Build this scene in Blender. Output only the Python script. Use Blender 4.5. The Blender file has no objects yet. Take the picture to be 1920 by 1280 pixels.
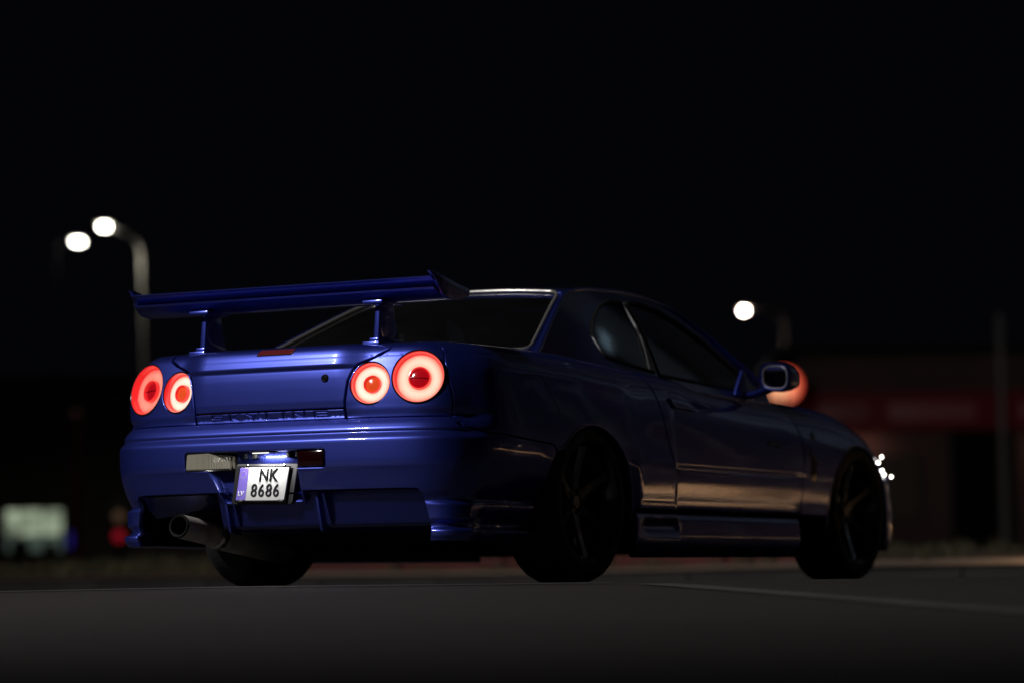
import bpy, bmesh, math, random
import numpy as np
from mathutils import Vector, Matrix
from mathutils.geometry import delaunay_2d_cdt
random.seed(7); np.random.seed(7)
S = bpy.context.scene
COL = S.collection
R = math.radians

# ------------------------------------------------------------------ camera, world, exposure
CAM = np.array([6.971166677840774, -11.493213578262134, -0.04175982610457977])
YAW, PITCH, ROLL, FPX = -0.513168526397681, 0.07685145094991751, -0.012267848634036916, 6122.98
fw = np.array([math.sin(YAW) * math.cos(PITCH), math.cos(YAW) * math.cos(PITCH), math.sin(PITCH)])
rt = np.array([math.cos(YAW), -math.sin(YAW), 0.0]); up = np.cross(rt, fw)
rt, up = rt * math.cos(ROLL) + up * math.sin(ROLL), up * math.cos(ROLL) - rt * math.sin(ROLL)
cd = bpy.data.cameras.new('camera'); cam = bpy.data.objects.new('camera', cd); COL.objects.link(cam)
M = Matrix(((rt[0], up[0], -fw[0], CAM[0]), (rt[1], up[1], -fw[1], CAM[1]), (rt[2], up[2], -fw[2], CAM[2]), (0, 0, 0, 1)))
cam.matrix_world = M
cd.sensor_width = 36; cd.lens = FPX / 1920 * 36; cd.clip_start = 0.1; cd.clip_end = 2000
cd.shift_y = 0.0
cd.dof.use_dof = True; cd.dof.focus_distance = 12.35; cd.dof.aperture_fstop = 1.5; cd.dof.aperture_blades = 0
S.camera = cam
W = bpy.data.worlds.new('World'); S.world = W; W.use_nodes = True
bg = W.node_tree.nodes['Background']; bg.inputs[0].default_value = (0.0011, 0.0012, 0.0019, 1); bg.inputs[1].default_value = 1.0
S.view_settings.view_transform = 'Standard'; S.view_settings.look = 'None'
S.view_settings.exposure = 0; S.view_settings.gamma = 1; S.view_settings.use_curve_mapping = False
S.render.engine = 'CYCLES'
S.cycles.max_bounces = 8; S.cycles.glossy_bounces = 5; S.cycles.transparent_max_bounces = 12
S.cycles.sample_clamp_indirect = 4.0
KEY_POWER = 5600.0
KEY_POS = (-3.4, -9.3, 7.3)
VERGE_POWER = 165.0
FACADE_POWER = 2000.0

def ray(px, py):
    d = fw + rt * (px - 960) / FPX - up * (py - 640) / FPX
    return d
def at_dist(px, py, d):           # point on the sight line at depth d
    return Vector(CAM + ray(px, py) * d)
def on(px, py, axis, val):
    d = ray(px, py); i = 'xyz'.index(axis); t = (val - CAM[i]) / d[i]
    return Vector(CAM + d * t)

# ------------------------------------------------------------------ materials
def nt(m):
    return m.node_tree.nodes, m.node_tree.links
def mat(name, col, rough=0.5, metal=0.0, coat=0.0, coat_rough=0.03, spec=0.5, emit=None, es=0.0, alpha=1.0, noise=None, bump=None):
    m = bpy.data.materials.new(name); m.use_nodes = True
    n, l = nt(m); b = n['Principled BSDF']
    b.inputs['Base Color'].default_value = (*col, 1); b.inputs['Roughness'].default_value = rough
    b.inputs['Metallic'].default_value = metal; b.inputs['Coat Weight'].default_value = coat
    b.inputs['Coat Roughness'].default_value = coat_rough; b.inputs['Specular IOR Level'].default_value = spec
    if emit:
        b.inputs['Emission Color'].default_value = (*emit, 1); b.inputs['Emission Strength'].default_value = es
    if noise or bump:
        tc = n.new('ShaderNodeTexCoord')
    if noise:                       # (scale, amount, detail): value variation of the base colour
        t = n.new('ShaderNodeTexNoise'); t.inputs['Scale'].default_value = noise[0]; t.inputs['Detail'].default_value = 8
        t.inputs['Roughness'].default_value = 0.65
        l.new(tc.outputs['Object'], t.inputs['Vector'])
        r = n.new('ShaderNodeMapRange'); r.inputs[1].default_value = 0.3; r.inputs[2].default_value = 0.7
        r.inputs[3].default_value = 1 - noise[1]; r.inputs[4].default_value = 1 + noise[1]
        l.new(t.outputs['Fac'], r.inputs[0])
        mx = n.new('ShaderNodeVectorMath'); mx.operation = 'SCALE'; mx.inputs[0].default_value = col
        l.new(r.outputs[0], mx.inputs['Scale']); l.new(mx.outputs[0], b.inputs['Base Color'])
    if bump:                        # (scale, strength, distance)
        t2 = n.new('ShaderNodeTexNoise'); t2.inputs['Scale'].default_value = bump[0]; t2.inputs['Detail'].default_value = 6
        l.new(tc.outputs['Object'], t2.inputs['Vector'])
        bp = n.new('ShaderNodeBump'); bp.inputs['Strength'].default_value = bump[1]; bp.inputs['Distance'].default_value = bump[2]
        l.new(t2.outputs['Fac'], bp.inputs['Height']); l.new(bp.outputs[0], b.inputs['Normal'])
    return m
MT = {}
def paint():
    m = mat('blue_paint', (0.018, 0.034, 0.31), 0.42, 0.92, 1.0, 0.02)
    n, l = nt(m); b = n['Principled BSDF']
    tc = n.new('ShaderNodeTexCoord'); v = n.new('ShaderNodeTexVoronoi'); v.inputs['Scale'].default_value = 900
    l.new(tc.outputs['Object'], v.inputs['Vector'])
    mr = n.new('ShaderNodeMapRange'); mr.inputs[3].default_value = 0.38; mr.inputs[4].default_value = 0.48
    sep = n.new('ShaderNodeSeparateColor'); l.new(v.outputs['Color'], sep.inputs[0])
    l.new(sep.outputs[0], mr.inputs[0]); l.new(mr.outputs[0], b.inputs['Roughness'])
    d = n.new('ShaderNodeTexNoise'); d.inputs['Scale'].default_value = 5; d.inputs['Detail'].default_value = 9
    l.new(tc.outputs['Object'], d.inputs['Vector'])
    m2 = n.new('ShaderNodeMapRange'); m2.inputs[1].default_value = 0.35; m2.inputs[2].default_value = 0.75
    m2.inputs[3].default_value = 0.03; m2.inputs[4].default_value = 0.055
    l.new(d.outputs['Fac'], m2.inputs[0]); l.new(m2.outputs[0], b.inputs['Coat Roughness'])
    g = n.new('ShaderNodeBsdfGlossy'); g.inputs[0].default_value = (.55, .62, 1.0, 1); g.inputs['Roughness'].default_value = .36
    mx = n.new('ShaderNodeMixShader'); mx.inputs[0].default_value = .062
    l.new(b.outputs[0], mx.inputs[1]); l.new(g.outputs[0], mx.inputs[2]); l.new(mx.outputs[0], n['Material Output'].inputs[0])
    return m
MT['paint'] = paint()
MT['black'] = mat('black_plastic', (0.012, 0.012, 0.013), 0.45)
MT['dark'] = mat('underside_black', (0.006, 0.006, 0.006), 0.8, spec=0.2)
MT['gloss'] = mat('gloss_black', (0.008, 0.008, 0.009), 0.12, coat=0.6)
MT['rubber'] = mat('tyre_rubber', (0.014, 0.014, 0.014), 0.62, spec=0.35, noise=(9, 0.3))
MT['rim'] = mat('wheel_metal', (0.09, 0.087, 0.083), 0.26, 0.85, coat=0.8)
MT['steel'] = mat('steel', (0.36, 0.34, 0.31), 0.22, 1.0, noise=(14, 0.3))
MT['darksteel'] = mat('dark_steel', (0.17, 0.16, 0.15), 0.4, 1.0, noise=(12, 0.35))
MT['tipsteel'] = mat('sooty_steel', (0.10, 0.093, 0.084), 0.45, 1.0, noise=(12, 0.35))
MT['cansteel'] = mat('can_steel', (0.60, 0.57, 0.53), 0.45, 0.35, noise=(12, 0.35))
MT['trim'] = mat('window_trim', (0.42, 0.41, 0.37), 0.3, 0.8)
MT['striptrim'] = mat('strip_trim', (0.16, 0.155, 0.15), 0.5, 0.6)
MT['chrome'] = mat('chrome', (0.7, 0.7, 0.68), 0.1, 1.0)
MT['plate'] = mat('plate_white', (0.72, 0.74, 0.72), 0.35)
MT['plateblue'] = mat('plate_blue', (0.16, 0.11, 0.55), 0.35)
MT['ink'] = mat('plate_ink', (0.006, 0.006, 0.009), 0.7, spec=.15)
MT['gold'] = mat('star_gold', (0.55, 0.42, 0.12), 0.4)
MT['cabin'] = mat('cabin_trim', (0.03, 0.03, 0.032), 0.75)
MT['redlens'] = mat('red_lens', (0.35, 0.004, 0.008), 0.12, coat=1.0, emit=(0.55, 0.0, 0.01), es=0.22)
MT['redrim'] = mat('red_rim', (0.5, 0.01, 0.012), 0.2, coat=1.0, emit=(1.0, 0.028, 0.03), es=0.62)
MT['darkred'] = mat('dark_red_lens', (0.008, 0.0004, 0.0008), 0.15, coat=.2, spec=.3)
MT['brakelens'] = mat('brake_lens', (0.10, 0.012, 0.012), 0.15, coat=1.0)
MT['amber'] = mat('amber_lens', (0.5, 0.05, 0.01), 0.15, coat=1.0, emit=(0.9, 0.09, 0.02), es=0.42)
MT['clear'] = mat('clear_lens', (0.50, 0.48, 0.42), 0.12, coat=1.0, bump=None)
MT['blade'] = mat('mirror_glass', (0.5, 0.5, 0.5), 0.02, 1.0)
def halo(name, stops, s):
    m = mat(name, (0.3, 0.1, 0.08), 0.3, coat=0.6)
    n, l = nt(m); b = n['Principled BSDF']
    at_ = n.new('ShaderNodeAttribute'); at_.attribute_name = 'rad'
    tc = n.new('ShaderNodeTexCoord'); nz = n.new('ShaderNodeTexNoise'); nz.inputs['Scale'].default_value = 9.0; nz.inputs['Detail'].default_value = 3
    l.new(tc.outputs['Object'], nz.inputs['Vector'])
    w = n.new('ShaderNodeTexVoronoi'); w.inputs['Scale'].default_value = 260; l.new(tc.outputs['Object'], w.inputs['Vector'])
    a1 = n.new('ShaderNodeMath'); a1.operation = 'MULTIPLY_ADD'; l.new(nz.outputs['Fac'], a1.inputs[0]); a1.inputs[1].default_value = .16; a1.inputs[2].default_value = -.08
    a2 = n.new('ShaderNodeMath'); l.new(at_.outputs['Fac'], a2.inputs[0]); l.new(a1.outputs[0], a2.inputs[1])
    cr = n.new('ShaderNodeValToRGB'); el = cr.color_ramp.elements
    el[0].position = stops[0][0]; el[0].color = (*stops[0][1], 1); el[1].position = stops[-1][0]; el[1].color = (*stops[-1][1], 1)
    for p, c in stops[1:-1]: e = el.new(p); e.color = (*c, 1)
    l.new(a2.outputs[0], cr.inputs[0]); l.new(cr.outputs[0], b.inputs['Emission Color'])
    mr = n.new('ShaderNodeMapRange'); mr.inputs[2].default_value = .5; mr.inputs[3].default_value = s * 1.04; mr.inputs[4].default_value = s * .84
    l.new(w.outputs['Distance'], mr.inputs[0]); l.new(mr.outputs[0], b.inputs['Emission Strength'])
    return m
MT['halo_a'] = halo('halo_hot', [(.42, (1, .38, .27)), (.52, (1, .66, .48)), (.64, (1, .80, .62)), (.76, (1, .66, .49)), (.86, (1, .40, .29)), (.93, (1, .14, .10))], 1.0)
MT['halo_b'] = halo('halo_white', [(.42, (1, .46, .33)), (.52, (1, .78, .60)), (.64, (1, .90, .76)), (.76, (1, .80, .62)), (.87, (1, .42, .30)), (.94, (1, .14, .10))], 1.05)
MT['halo_c'] = halo('halo_red', [(.42, (.95, .17, .12)), (.55, (1, .28, .20)), (.70, (1, .30, .22)), (.82, (.95, .18, .13)), (.93, (.8, .07, .055))], .95)
def glass(name, tint, dust, rough=0.03, see=0.6):
    m = bpy.data.materials.new(name); m.use_nodes = True; n, l = nt(m)
    n.remove(n['Principled BSDF']); out = n['Material Output']
    tr = n.new('ShaderNodeBsdfTransparent'); tr.inputs[0].default_value = (*tint, 1)
    gl = n.new('ShaderNodeBsdfGlossy'); gl.inputs['Roughness'].default_value = rough; gl.inputs[0].default_value = (0.9, 0.9, 0.9, 1)
    fr = n.new('ShaderNodeFresnel'); fr.inputs[0].default_value = 1.5
    mx = n.new('ShaderNodeMixShader'); l.new(fr.outputs[0], mx.inputs[0]); l.new(tr.outputs[0], mx.inputs[1]); l.new(gl.outputs[0], mx.inputs[2])
    df = n.new('ShaderNodeBsdfDiffuse'); df.inputs[0].default_value = (0.5, 0.49, 0.46, 1)
    tc = n.new('ShaderNodeTexCoord'); nz = n.new('ShaderNodeTexNoise'); nz.inputs['Scale'].default_value = 3.5; nz.inputs['Detail'].default_value = 7
    l.new(tc.outputs['Object'], nz.inputs['Vector'])
    mr = n.new('ShaderNodeMapRange'); mr.inputs[1].default_value = 0.3; mr.inputs[2].default_value = 0.75
    mr.inputs[3].default_value = dust * 0.55; mr.inputs[4].default_value = dust * 1.3; l.new(nz.outputs['Fac'], mr.inputs[0])
    m2 = n.new('ShaderNodeMixShader'); l.new(mr.outputs[0], m2.inputs[0]); l.new(mx.outputs[0], m2.inputs[1]); l.new(df.outputs[0], m2.inputs[2])
    l.new(m2.outputs[0], out.inputs[0])
    return m
MT['rearglass'] = glass('rear_glass', (0.30, 0.31, 0.30), 0.0065)
MT['sideglass'] = glass('side_glass', (0.55, 0.58, 0.56), 0.006)
MT['windscreen'] = glass('windscreen_glass', (0.7, 0.73, 0.71), 0.02)
def emis(name, col, s):
    return mat(name, (0.05, 0.05, 0.05), 0.5, emit=col, es=s)

# ------------------------------------------------------------------ mesh helpers
def link(name, verts, faces, m=None, parent=None, smooth=True, angle=None):
    me = bpy.data.meshes.new(name); me.from_pydata([tuple(map(float, v)) for v in verts], [], [tuple(map(int, f)) for f in faces]); me.update()
    if m: me.materials.append(m)
    me.polygons.foreach_set('use_smooth', [smooth] * len(me.polygons))
    if smooth and angle: me.set_sharp_from_angle(angle=R(angle))
    o = bpy.data.objects.new(name, me); COL.objects.link(o)
    if parent: o.parent = parent
    return o
def bm_link(name, bm, m=None, parent=None, smooth=True, angle=35):
    me = bpy.data.meshes.new(name); bm.normal_update(); bm.to_mesh(me); bm.free()
    if m: me.materials.append(m)
    me.polygons.foreach_set('use_smooth', [smooth] * len(me.polygons))
    if smooth and angle: me.set_sharp_from_angle(angle=R(angle))
    o = bpy.data.objects.new(name, me); COL.objects.link(o)
    if parent: o.parent = parent
    return o
def tag(o, label=None, cat=None, group=None, kind=None):
    if label: o['label'] = label
    if cat: o['category'] = cat
    if group: o['group'] = group
    if kind: o['kind'] = kind
    return o
def empty(name, loc, label=None, cat=None, group=None):
    o = bpy.data.objects.new(name, None); o.location = loc; COL.objects.link(o); o.empty_display_size = 0.2
    return tag(o, label, cat, group)
def add_box(bm, c, s, bev=0.0, rot=None, seg=2):
    r = bmesh.ops.create_cube(bm, size=1.0)
    vs = r['verts']
    bmesh.ops.scale(bm, vec=s, verts=vs)
    if bev > 0:
        es = list({e for v in vs for e in v.link_edges})
        q = bmesh.ops.bevel(bm, geom=es, offset=bev, segments=seg, affect='EDGES', profile=0.5)
        vs = list({v for f in q['faces'] for v in f.verts} | {v for v in vs if v.is_valid})
    if rot is not None: bmesh.ops.rotate(bm, cent=(0, 0, 0), matrix=rot, verts=vs)
    bmesh.ops.translate(bm, vec=c, verts=vs)
    return vs
def box(name, c, s, m, parent=None, bev=0.004, rot=None):
    bm = bmesh.new(); add_box(bm, c, s, bev, rot); return bm_link(name, bm, m, parent)
def lathe(name, prof, n, m, parent=None, frame=None, closed=False, angle=40):
    # prof: (r, h) list, revolved about local +Z of frame
    vs, fs = [], []
    k = len(prof)
    for i in range(n):
        a = 2 * math.pi * i / n
        for r, h in prof: vs.append(Vector((r * math.cos(a), r * math.sin(a), h)))
    for i in range(n):
        j = (i + 1) % n
        for q in range(k - 1 + (1 if closed else 0)):
            q2 = (q + 1) % k
            fs.append((i * k + q, j * k + q, j * k + q2, i * k + q2))
    if frame is not None: vs = [frame @ v for v in vs]
    o = link(name, vs, fs, m, parent, True, angle)
    return o
def frame_to(loc, zdir, xhint=Vector((1, 0, 0))):
    z = Vector(zdir).normalized(); x = (Vector(xhint) - z * Vector(xhint).dot(z)).normalized(); y = z.cross(x)
    return Matrix(((x.x, y.x, z.x, loc[0]), (x.y, y.y, z.y, loc[1]), (x.z, y.z, z.z, loc[2]), (0, 0, 0, 1)))
def catmull(P, n=6, closed=False):
    P = [Vector(p) for p in P]; out = []
    k = len(P)
    rng = range(k if closed else k - 1)
    for i in rng:
        p0 = P[(i - 1) % k] if (closed or i > 0) else P[0] * 2 - P[1]
        p1 = P[i]; p2 = P[(i + 1) % k]
        p3 = P[(i + 2) % k] if (closed or i + 2 < k) else P[-1] * 2 - P[-2]
        for j in range(n):
            t = j / n
            out.append(0.5 * ((2 * p1) + (p2 - p0) * t + (2 * p0 - 5 * p1 + 4 * p2 - p3) * t * t + (3 * p1 - p0 - 3 * p2 + p3) * t ** 3))
    if not closed: out.append(P[-1])
    return out
def tube(name, path, rad, m, parent=None, n=10, closed=False, flat=1.0, up_hint=(0, 0, 1)):
    P = [Vector(p) for p in path]; k = len(P)
    rads = rad if isinstance(rad, (list, tuple)) else [rad] * k
    vs, fs = [], []
    for i in range(k):
        a = P[(i - 1) % k] if (closed or i > 0) else P[i]
        b = P[(i + 1) % k] if (closed or i < k - 1) else P[i]
        t = (b - a).normalized(); u = Vector(up_hint); s = t.cross(u)
        if s.length < 1e-4: s = t.cross(Vector((1, 0, 0)))
        s.normalize(); w = s.cross(t)
        for j in range(n):
            an = 2 * math.pi * j / n
            vs.append(P[i] + s * math.cos(an) * rads[i] + w * math.sin(an) * rads[i] * flat)
    for i in range(k if closed else k - 1):
        i2 = (i + 1) % k
        for j in range(n):
            j2 = (j + 1) % n
            fs.append((i * n + j, i * n + j2, i2 * n + j2, i2 * n + j))
    if not closed:
        fs.append(tuple(range(n - 1, -1, -1))); fs.append(tuple((k - 1) * n + j for j in range(n)))
    return link(name, vs, fs, m, parent, True, 50)
def prism(name, poly, axis, a0, a1, m, parent=None, bev=0.0, angle=35):
    # poly in the two other axes, extruded along axis from a0 to a1
    def mk(p, a):
        return {'x': (a, p[0], p[1]), 'y': (p[0], a, p[1]), 'z': (p[0], p[1], a)}[axis]
    bm = bmesh.new()
    v0 = [bm.verts.new(mk(p, a0)) for p in poly]; v1 = [bm.verts.new(mk(p, a1)) for p in poly]
    f0 = bm.faces.new(v0); f1 = bm.faces.new(list(reversed(v1)))
    k = len(poly)
    for i in range(k):
        j = (i + 1) % k
        bm.faces.new((v0[j], v0[i], v1[i], v1[j]))
    bmesh.ops.recalc_face_normals(bm, faces=bm.faces)
    if bev > 0:
        es = [e for e in bm.edges if e.calc_face_angle(0) > R(30)]
        bmesh.ops.bevel(bm, geom=es, offset=bev, segments=2, affect='EDGES', profile=0.5, clamp_overlap=True)
    return bm_link(name, bm, m, parent, True, angle)
def text_mesh(s, size, extrude=0.001, bevel=0.0, sx=1.0, spacing=1.0):
    cu = bpy.data.curves.new('lettering', 'FONT'); cu.body = s; cu.size = size; cu.extrude = extrude; cu.bevel_depth = bevel
    cu.bevel_resolution = 1; cu.align_x = 'CENTER'; cu.align_y = 'CENTER'; cu.space_character = spacing; cu.resolution_u = 4
    ob = bpy.data.objects.new('lettering', cu); COL.objects.link(ob)
    dg = bpy.context.evaluated_depsgraph_get(); me = bpy.data.meshes.new_from_object(ob.evaluated_get(dg))
    bpy.data.objects.remove(ob); bpy.data.curves.remove(cu)
    for v in me.vertices: v.co.x *= sx
    return me

# ------------------------------------------------------------------ numeric helpers
def pchip(xk, yk, x):
    xk = np.asarray(xk, float); yk = np.asarray(yk, float); x = np.clip(np.asarray(x, float), xk[0], xk[-1])
    h = np.diff(xk); d = np.diff(yk) / h; m = np.zeros_like(yk)
    for i in range(1, len(xk) - 1):
        if d[i - 1] * d[i] > 0:
            w1 = 2 * h[i] + h[i - 1]; w2 = h[i] + 2 * h[i - 1]
            m[i] = (w1 + w2) / (w1 / d[i - 1] + w2 / d[i])
    m[0] = d[0]; m[-1] = d[-1]
    i = np.clip(np.searchsorted(xk, x) - 1, 0, len(xk) - 2)
    t = (x - xk[i]) / h[i]; t2 = t * t; t3 = t2 * t
    return (2 * t3 - 3 * t2 + 1) * yk[i] + (t3 - 2 * t2 + t) * h[i] * m[i] + (-2 * t3 + 3 * t2) * yk[i + 1] + (t3 - t2) * h[i] * m[i + 1]
def densify(poly, h, closed=True):
    out = []
    k = len(poly)
    for i in range(k if closed else k - 1):
        a = np.array(poly[i], float); b = np.array(poly[(i + 1) % k], float)
        n = max(1, int(math.ceil(np.linalg.norm(b - a) / h)))
        for j in range(n): out.append(a + (b - a) * j / n)
    if not closed: out.append(np.array(poly[-1], float))
    return np.array(out)
def round_poly(poly, radii):
    out = []; k = len(poly)
    for i in range(k):
        p = np.array(poly[i], float); r = radii[i] if isinstance(radii, (list, tuple)) else radii
        if r <= 0: out.append(p); continue
        a = np.array(poly[i - 1], float) - p; b = np.array(poly[(i + 1) % k], float) - p
        la, lb = np.linalg.norm(a), np.linalg.norm(b); r = min(r, la * 0.48, lb * 0.48)
        A = p + a / la * r; B = p + b / lb * r
        for j in range(6):
            t = j / 5; out.append((1 - t) ** 2 * A + 2 * t * (1 - t) * p + t * t * B)
    return [tuple(q) for q in out]
def area2(P):
    return 0.5 * np.sum(P[:, 0] * np.roll(P[:, 1], -1) - np.roll(P[:, 0], -1) * P[:, 1])
def inset(P, d):                  # P ccw, moves inward by d
    a = P - np.roll(P, 1, 0); b = np.roll(P, -1, 0) - P
    a /= np.linalg.norm(a, axis=1)[:, None] + 1e-12; b /= np.linalg.norm(b, axis=1)[:, None] + 1e-12
    na = np.stack([-a[:, 1], a[:, 0]], 1); nb = np.stack([-b[:, 1], b[:, 0]], 1)
    n = na + nb; n /= np.linalg.norm(n, axis=1)[:, None] + 1e-12
    c = np.clip(np.sum(n * na, 1), 0.5, 1)
    return P + n * (d / c)[:, None]
def inside(P, Q):
    x, y = Q[:, 0], Q[:, 1]; r = np.zeros(len(Q), bool)
    x1, y1 = P[:, 0], P[:, 1]; x2, y2 = np.roll(x1, -1), np.roll(y1, -1)
    for a, b, c, d in zip(x1, y1, x2, y2):
        if b == d: continue
        m = ((b > y) != (d > y)) & (x < (c - a) * (y - b) / (d - b) + a); r ^= m
    return r
def near(P, Q, d):
    out = np.zeros(len(Q), bool)
    for i in range(0, len(P), 64):
        dd = ((Q[:, None, :] - P[None, i:i + 64, :]) ** 2).sum(2).min(1); out |= dd < d * d
    return out

def panel(name, chart, poly, m, parent, ul=None, vl=None, h=0.02, gap=0.0022, bev=0.004, deep=0.02, holes=(), hole_deep=None, flip=False, hole_bev=None):
    # a skin on chart(u,v): triangulated inside poly, with rolled edges that go down into the gap
    P = np.array(poly, float)
    if area2(P) < 0: P = P[::-1]
    P = densify(P, h * 0.7)
    E0 = inset(P, gap); E1 = inset(P, gap + bev * 0.35); E2 = inset(P, gap + bev)
    rings = [(E2, E1, E0)]
    for H in holes:
        Q = np.array(H, float)
        if area2(Q) > 0: Q = Q[::-1]
        Q = densify(Q, h * 0.5); hb = hole_bev or bev
        rings.append((inset(Q, hb), inset(Q, hb * 0.35), Q))
    bnd = [r[0] for r in rings]
    us = ul if ul is not None else np.arange(P[:, 0].min(), P[:, 0].max(), h)
    vs_ = vl if vl is not None else np.arange(P[:, 1].min(), P[:, 1].max(), h)
    g = np.stack(np.meshgrid(us, vs_), 2).reshape(-1, 2)
    ok = inside(bnd[0], g)
    for b in bnd[1:]: ok &= ~inside(b, g)
    g = g[ok]
    for b in bnd: g = g[~near(b, g, 0.0035)]
    verts = [tuple(p) for b in bnd for p in b] + [tuple(p) for p in g]
    edges = []; s = 0
    for b in bnd:
        k = len(b); edges += [(s + i, s + (i + 1) % k) for i in range(k)]; s += k
    V, E_, F, *_ = delaunay_2d_cdt([Vector(v) for v in verts], edges, [], 0, 1e-7)
    V = np.array([tuple(v) for v in V]); F = np.array([tuple(f) for f in F if len(f) == 3])
    c = V[F].mean(1); ok = inside(bnd[0], c)
    for b in bnd[1:]: ok &= ~inside(b, c)
    F = F[ok]
    X, N = chart(V[:, 0], V[:, 1])
    pts = [tuple(p) for p in X]; fcs = [tuple(f) for f in F]; nrm = [N]
    key = {(round(a, 6), round(b, 6)): i for i, (a, b) in enumerate(V)}
    for ri, (A, B, Cc) in enumerate(rings):
        dp = deep if ri == 0 or hole_deep is None else hole_deep
        hb = bev if ri == 0 else (hole_bev or bev)
        k = len(A)
        i0 = []
        for a, b in A:
            q = key.get((round(a, 6), round(b, 6)))
            if q is None: q = int(np.argmin((V[:, 0] - a) ** 2 + (V[:, 1] - b) ** 2))
            i0.append(q)
        x1, n1 = chart(B[:, 0], B[:, 1]); x2, n2 = chart(Cc[:, 0], Cc[:, 1])
        base = len(pts)
        od = x2 - X[np.array(i0)]; od -= n2 * np.sum(od * n2, 1)[:, None]; od /= np.linalg.norm(od, axis=1)[:, None] + 1e-9
        for wn, wo in ((.85, .53), (.25, .97), (.0, 1.0)):
            q_ = n2 * wn + od * wo; nrm.append(q_ / (np.linalg.norm(q_, axis=1)[:, None] + 1e-9))
        pts += [tuple(p) for p in x1 - n1 * hb * 0.3]
        pts += [tuple(p) for p in x2 - n2 * hb]
        pts += [tuple(p) for p in x2 - n2 * max(dp, hb * 1.2)]
        for i in range(k):
            j = (i + 1) % k
            fcs.append((i0[j], i0[i], base + i, base + j))
            fcs.append((base + j, base + i, base + k + i, base + k + j))
            fcs.append((base + k + j, base + k + i, base + 2 * k + i, base + 2 * k + j))
    if flip: fcs = [tuple(reversed(f)) for f in fcs]
    o = link(name, pts, fcs, m, parent, True)
    o.data.normals_split_custom_set_from_vertices(np.concatenate(nrm).tolist())
    return o

# ------------------------------------------------------------------ the car's skin: one wrap-round surface (u along the plan outline, v up the side)
plan = [(0, -1.095), (.22, -1.091), (.42, -1.076), (.58, -1.048), (.69, -1.010), (.765, -.952), (.81, -.875), (.838, -.78), (.853, -.65), (.86, -.45), (.865, -.2), (.868, 0), (.868, .3), (.864, .55),
        (.862, .9), (.862, 1.4), (.863, 1.9), (.868, 2.3), (.87, 2.6), (.866, 2.85), (.85, 3.02), (.815, 3.15), (.75, 3.27), (.64, 3.36), (.4, 3.44), (.2, 3.465), (0, 3.47)]
_pl = np.array([[p.x, p.y] for p in catmull([(-plan[1][0], plan[1][1], 0)] + [(a, b, 0) for a, b in plan] + [(-plan[-2][0], plan[-2][1], 0)], 24)])
_i0 = int(np.argmin(np.abs(_pl[:60, 0]))); _i1 = len(_pl) - 60 + int(np.argmin(np.abs(_pl[-60:, 0])))
_pl = _pl[_i0:_i1 + 1]; _pl[0, 0] = 0; _pl[-1, 0] = 0
_s = np.concatenate([[0], np.cumsum(np.linalg.norm(np.diff(_pl, axis=0), axis=1))]); UMAX = _s[-1]
def base_at(u):
    x = np.interp(u, _s, _pl[:, 0]); y = np.interp(u, _s, _pl[:, 1]); return x, y
def base_n(u):
    e = 0.02
    a = np.clip(u - e, 0, UMAX); b = np.clip(u + e, 0, UMAX)
    x0, y0 = base_at(a); x1, y1 = base_at(b)
    tx, ty = x1 - x0, y1 - y0
    tx = np.where(u < e, np.maximum(tx, 1e-6), tx)
    nx, ny = ty, -tx
    nx = np.where(u < 1e-6, 0, nx)
    L = np.hypot(nx, ny) + 1e-12
    return nx / L, ny / L
def u_x(x): return float(np.interp(x, _pl[:len(_pl) // 2, 0][:np.argmax(_pl[:, 0])], _s[:len(_pl) // 2][:np.argmax(_pl[:, 0])]))
def u_y(y):
    k = np.where(_pl[:, 1] > -1.05)[0][0]; return float(np.interp(y, _pl[k:, 1], _s[k:]))

PC = {.10: .10, .30: .06, .345: .034, .36: .029, .40: .018, .432: .0085, .445: .004, .48: .001, .535: 0, .546: .001, .551: .004, .569: .019, .573: .0215, .5765: .0185, .582: .0185, .598: .026, .610: .035, .620: .045, .627: .051, .634: .060,
      .662: .0505, .668: .050, .70: .0465, .74: .0462, .78: .0472, .808: .0500, .818: .0515, .826: .0462, .834: .0435, .848: .0480, .86: .0522, .868: .0552, .88: .0610, .89: .0675, .905: .087, .92: .125, .96: .22, 1.0: .27}
PL = dict(PC); PL.update({.634: .0555, .662: .0535, .668: .0540, .70: .0555, .74: .0590, .78: .0655, .808: .0720, .818: .0745, .826: .0768, .834: .0790, .848: .0830, .86: .0870, .868: .0900, .88: .097, .89: .106, .905: .129, .92: .158})
PK = dict(PL); PK.update({.10: .06, .165: .032, .18: .020, .195: .017, .203: .025, .212: .048, .222: .050, .232: .040, .245: .030, .292: .030, .300: .033, .312: .048, .322: .046, .36: .028, .40: .014, .432: .006,
      .662: .044, .668: .0435, .70: .0420, .74: .0440, .78: .0505, .808: .060, .818: .064, .826: .068, .834: .072, .848: .081, .86: .090, .868: .097, .88: .110, .89: .123, .905: .144, .92: .162, .96: .20, 1.0: .23})
PQ = {.10: .13, .165: .088, .18: .079, .195: .076, .203: .082, .212: .10, .222: .10, .232: .092, .245: .084, .292: .066, .300: .066, .312: .072, .322: .066, .36: .044, .40: .026, .432: .015, .48: .004, .535: .001, .546: .0015, .551: .002, .573: .003, .60: .0045, .627: .0065,
      .66: .0095, .70: .0145, .74: .0205, .78: .028, .808: .033, .834: .044, .85: .053, .868: .068, .88: .081, .89: .095, .905: .12, .92: .15, .96: .21, 1.0: .26}
PQ2 = dict(PQ); PQ2.update({.48: .0025, .535: .002, .60: .0045})
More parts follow.
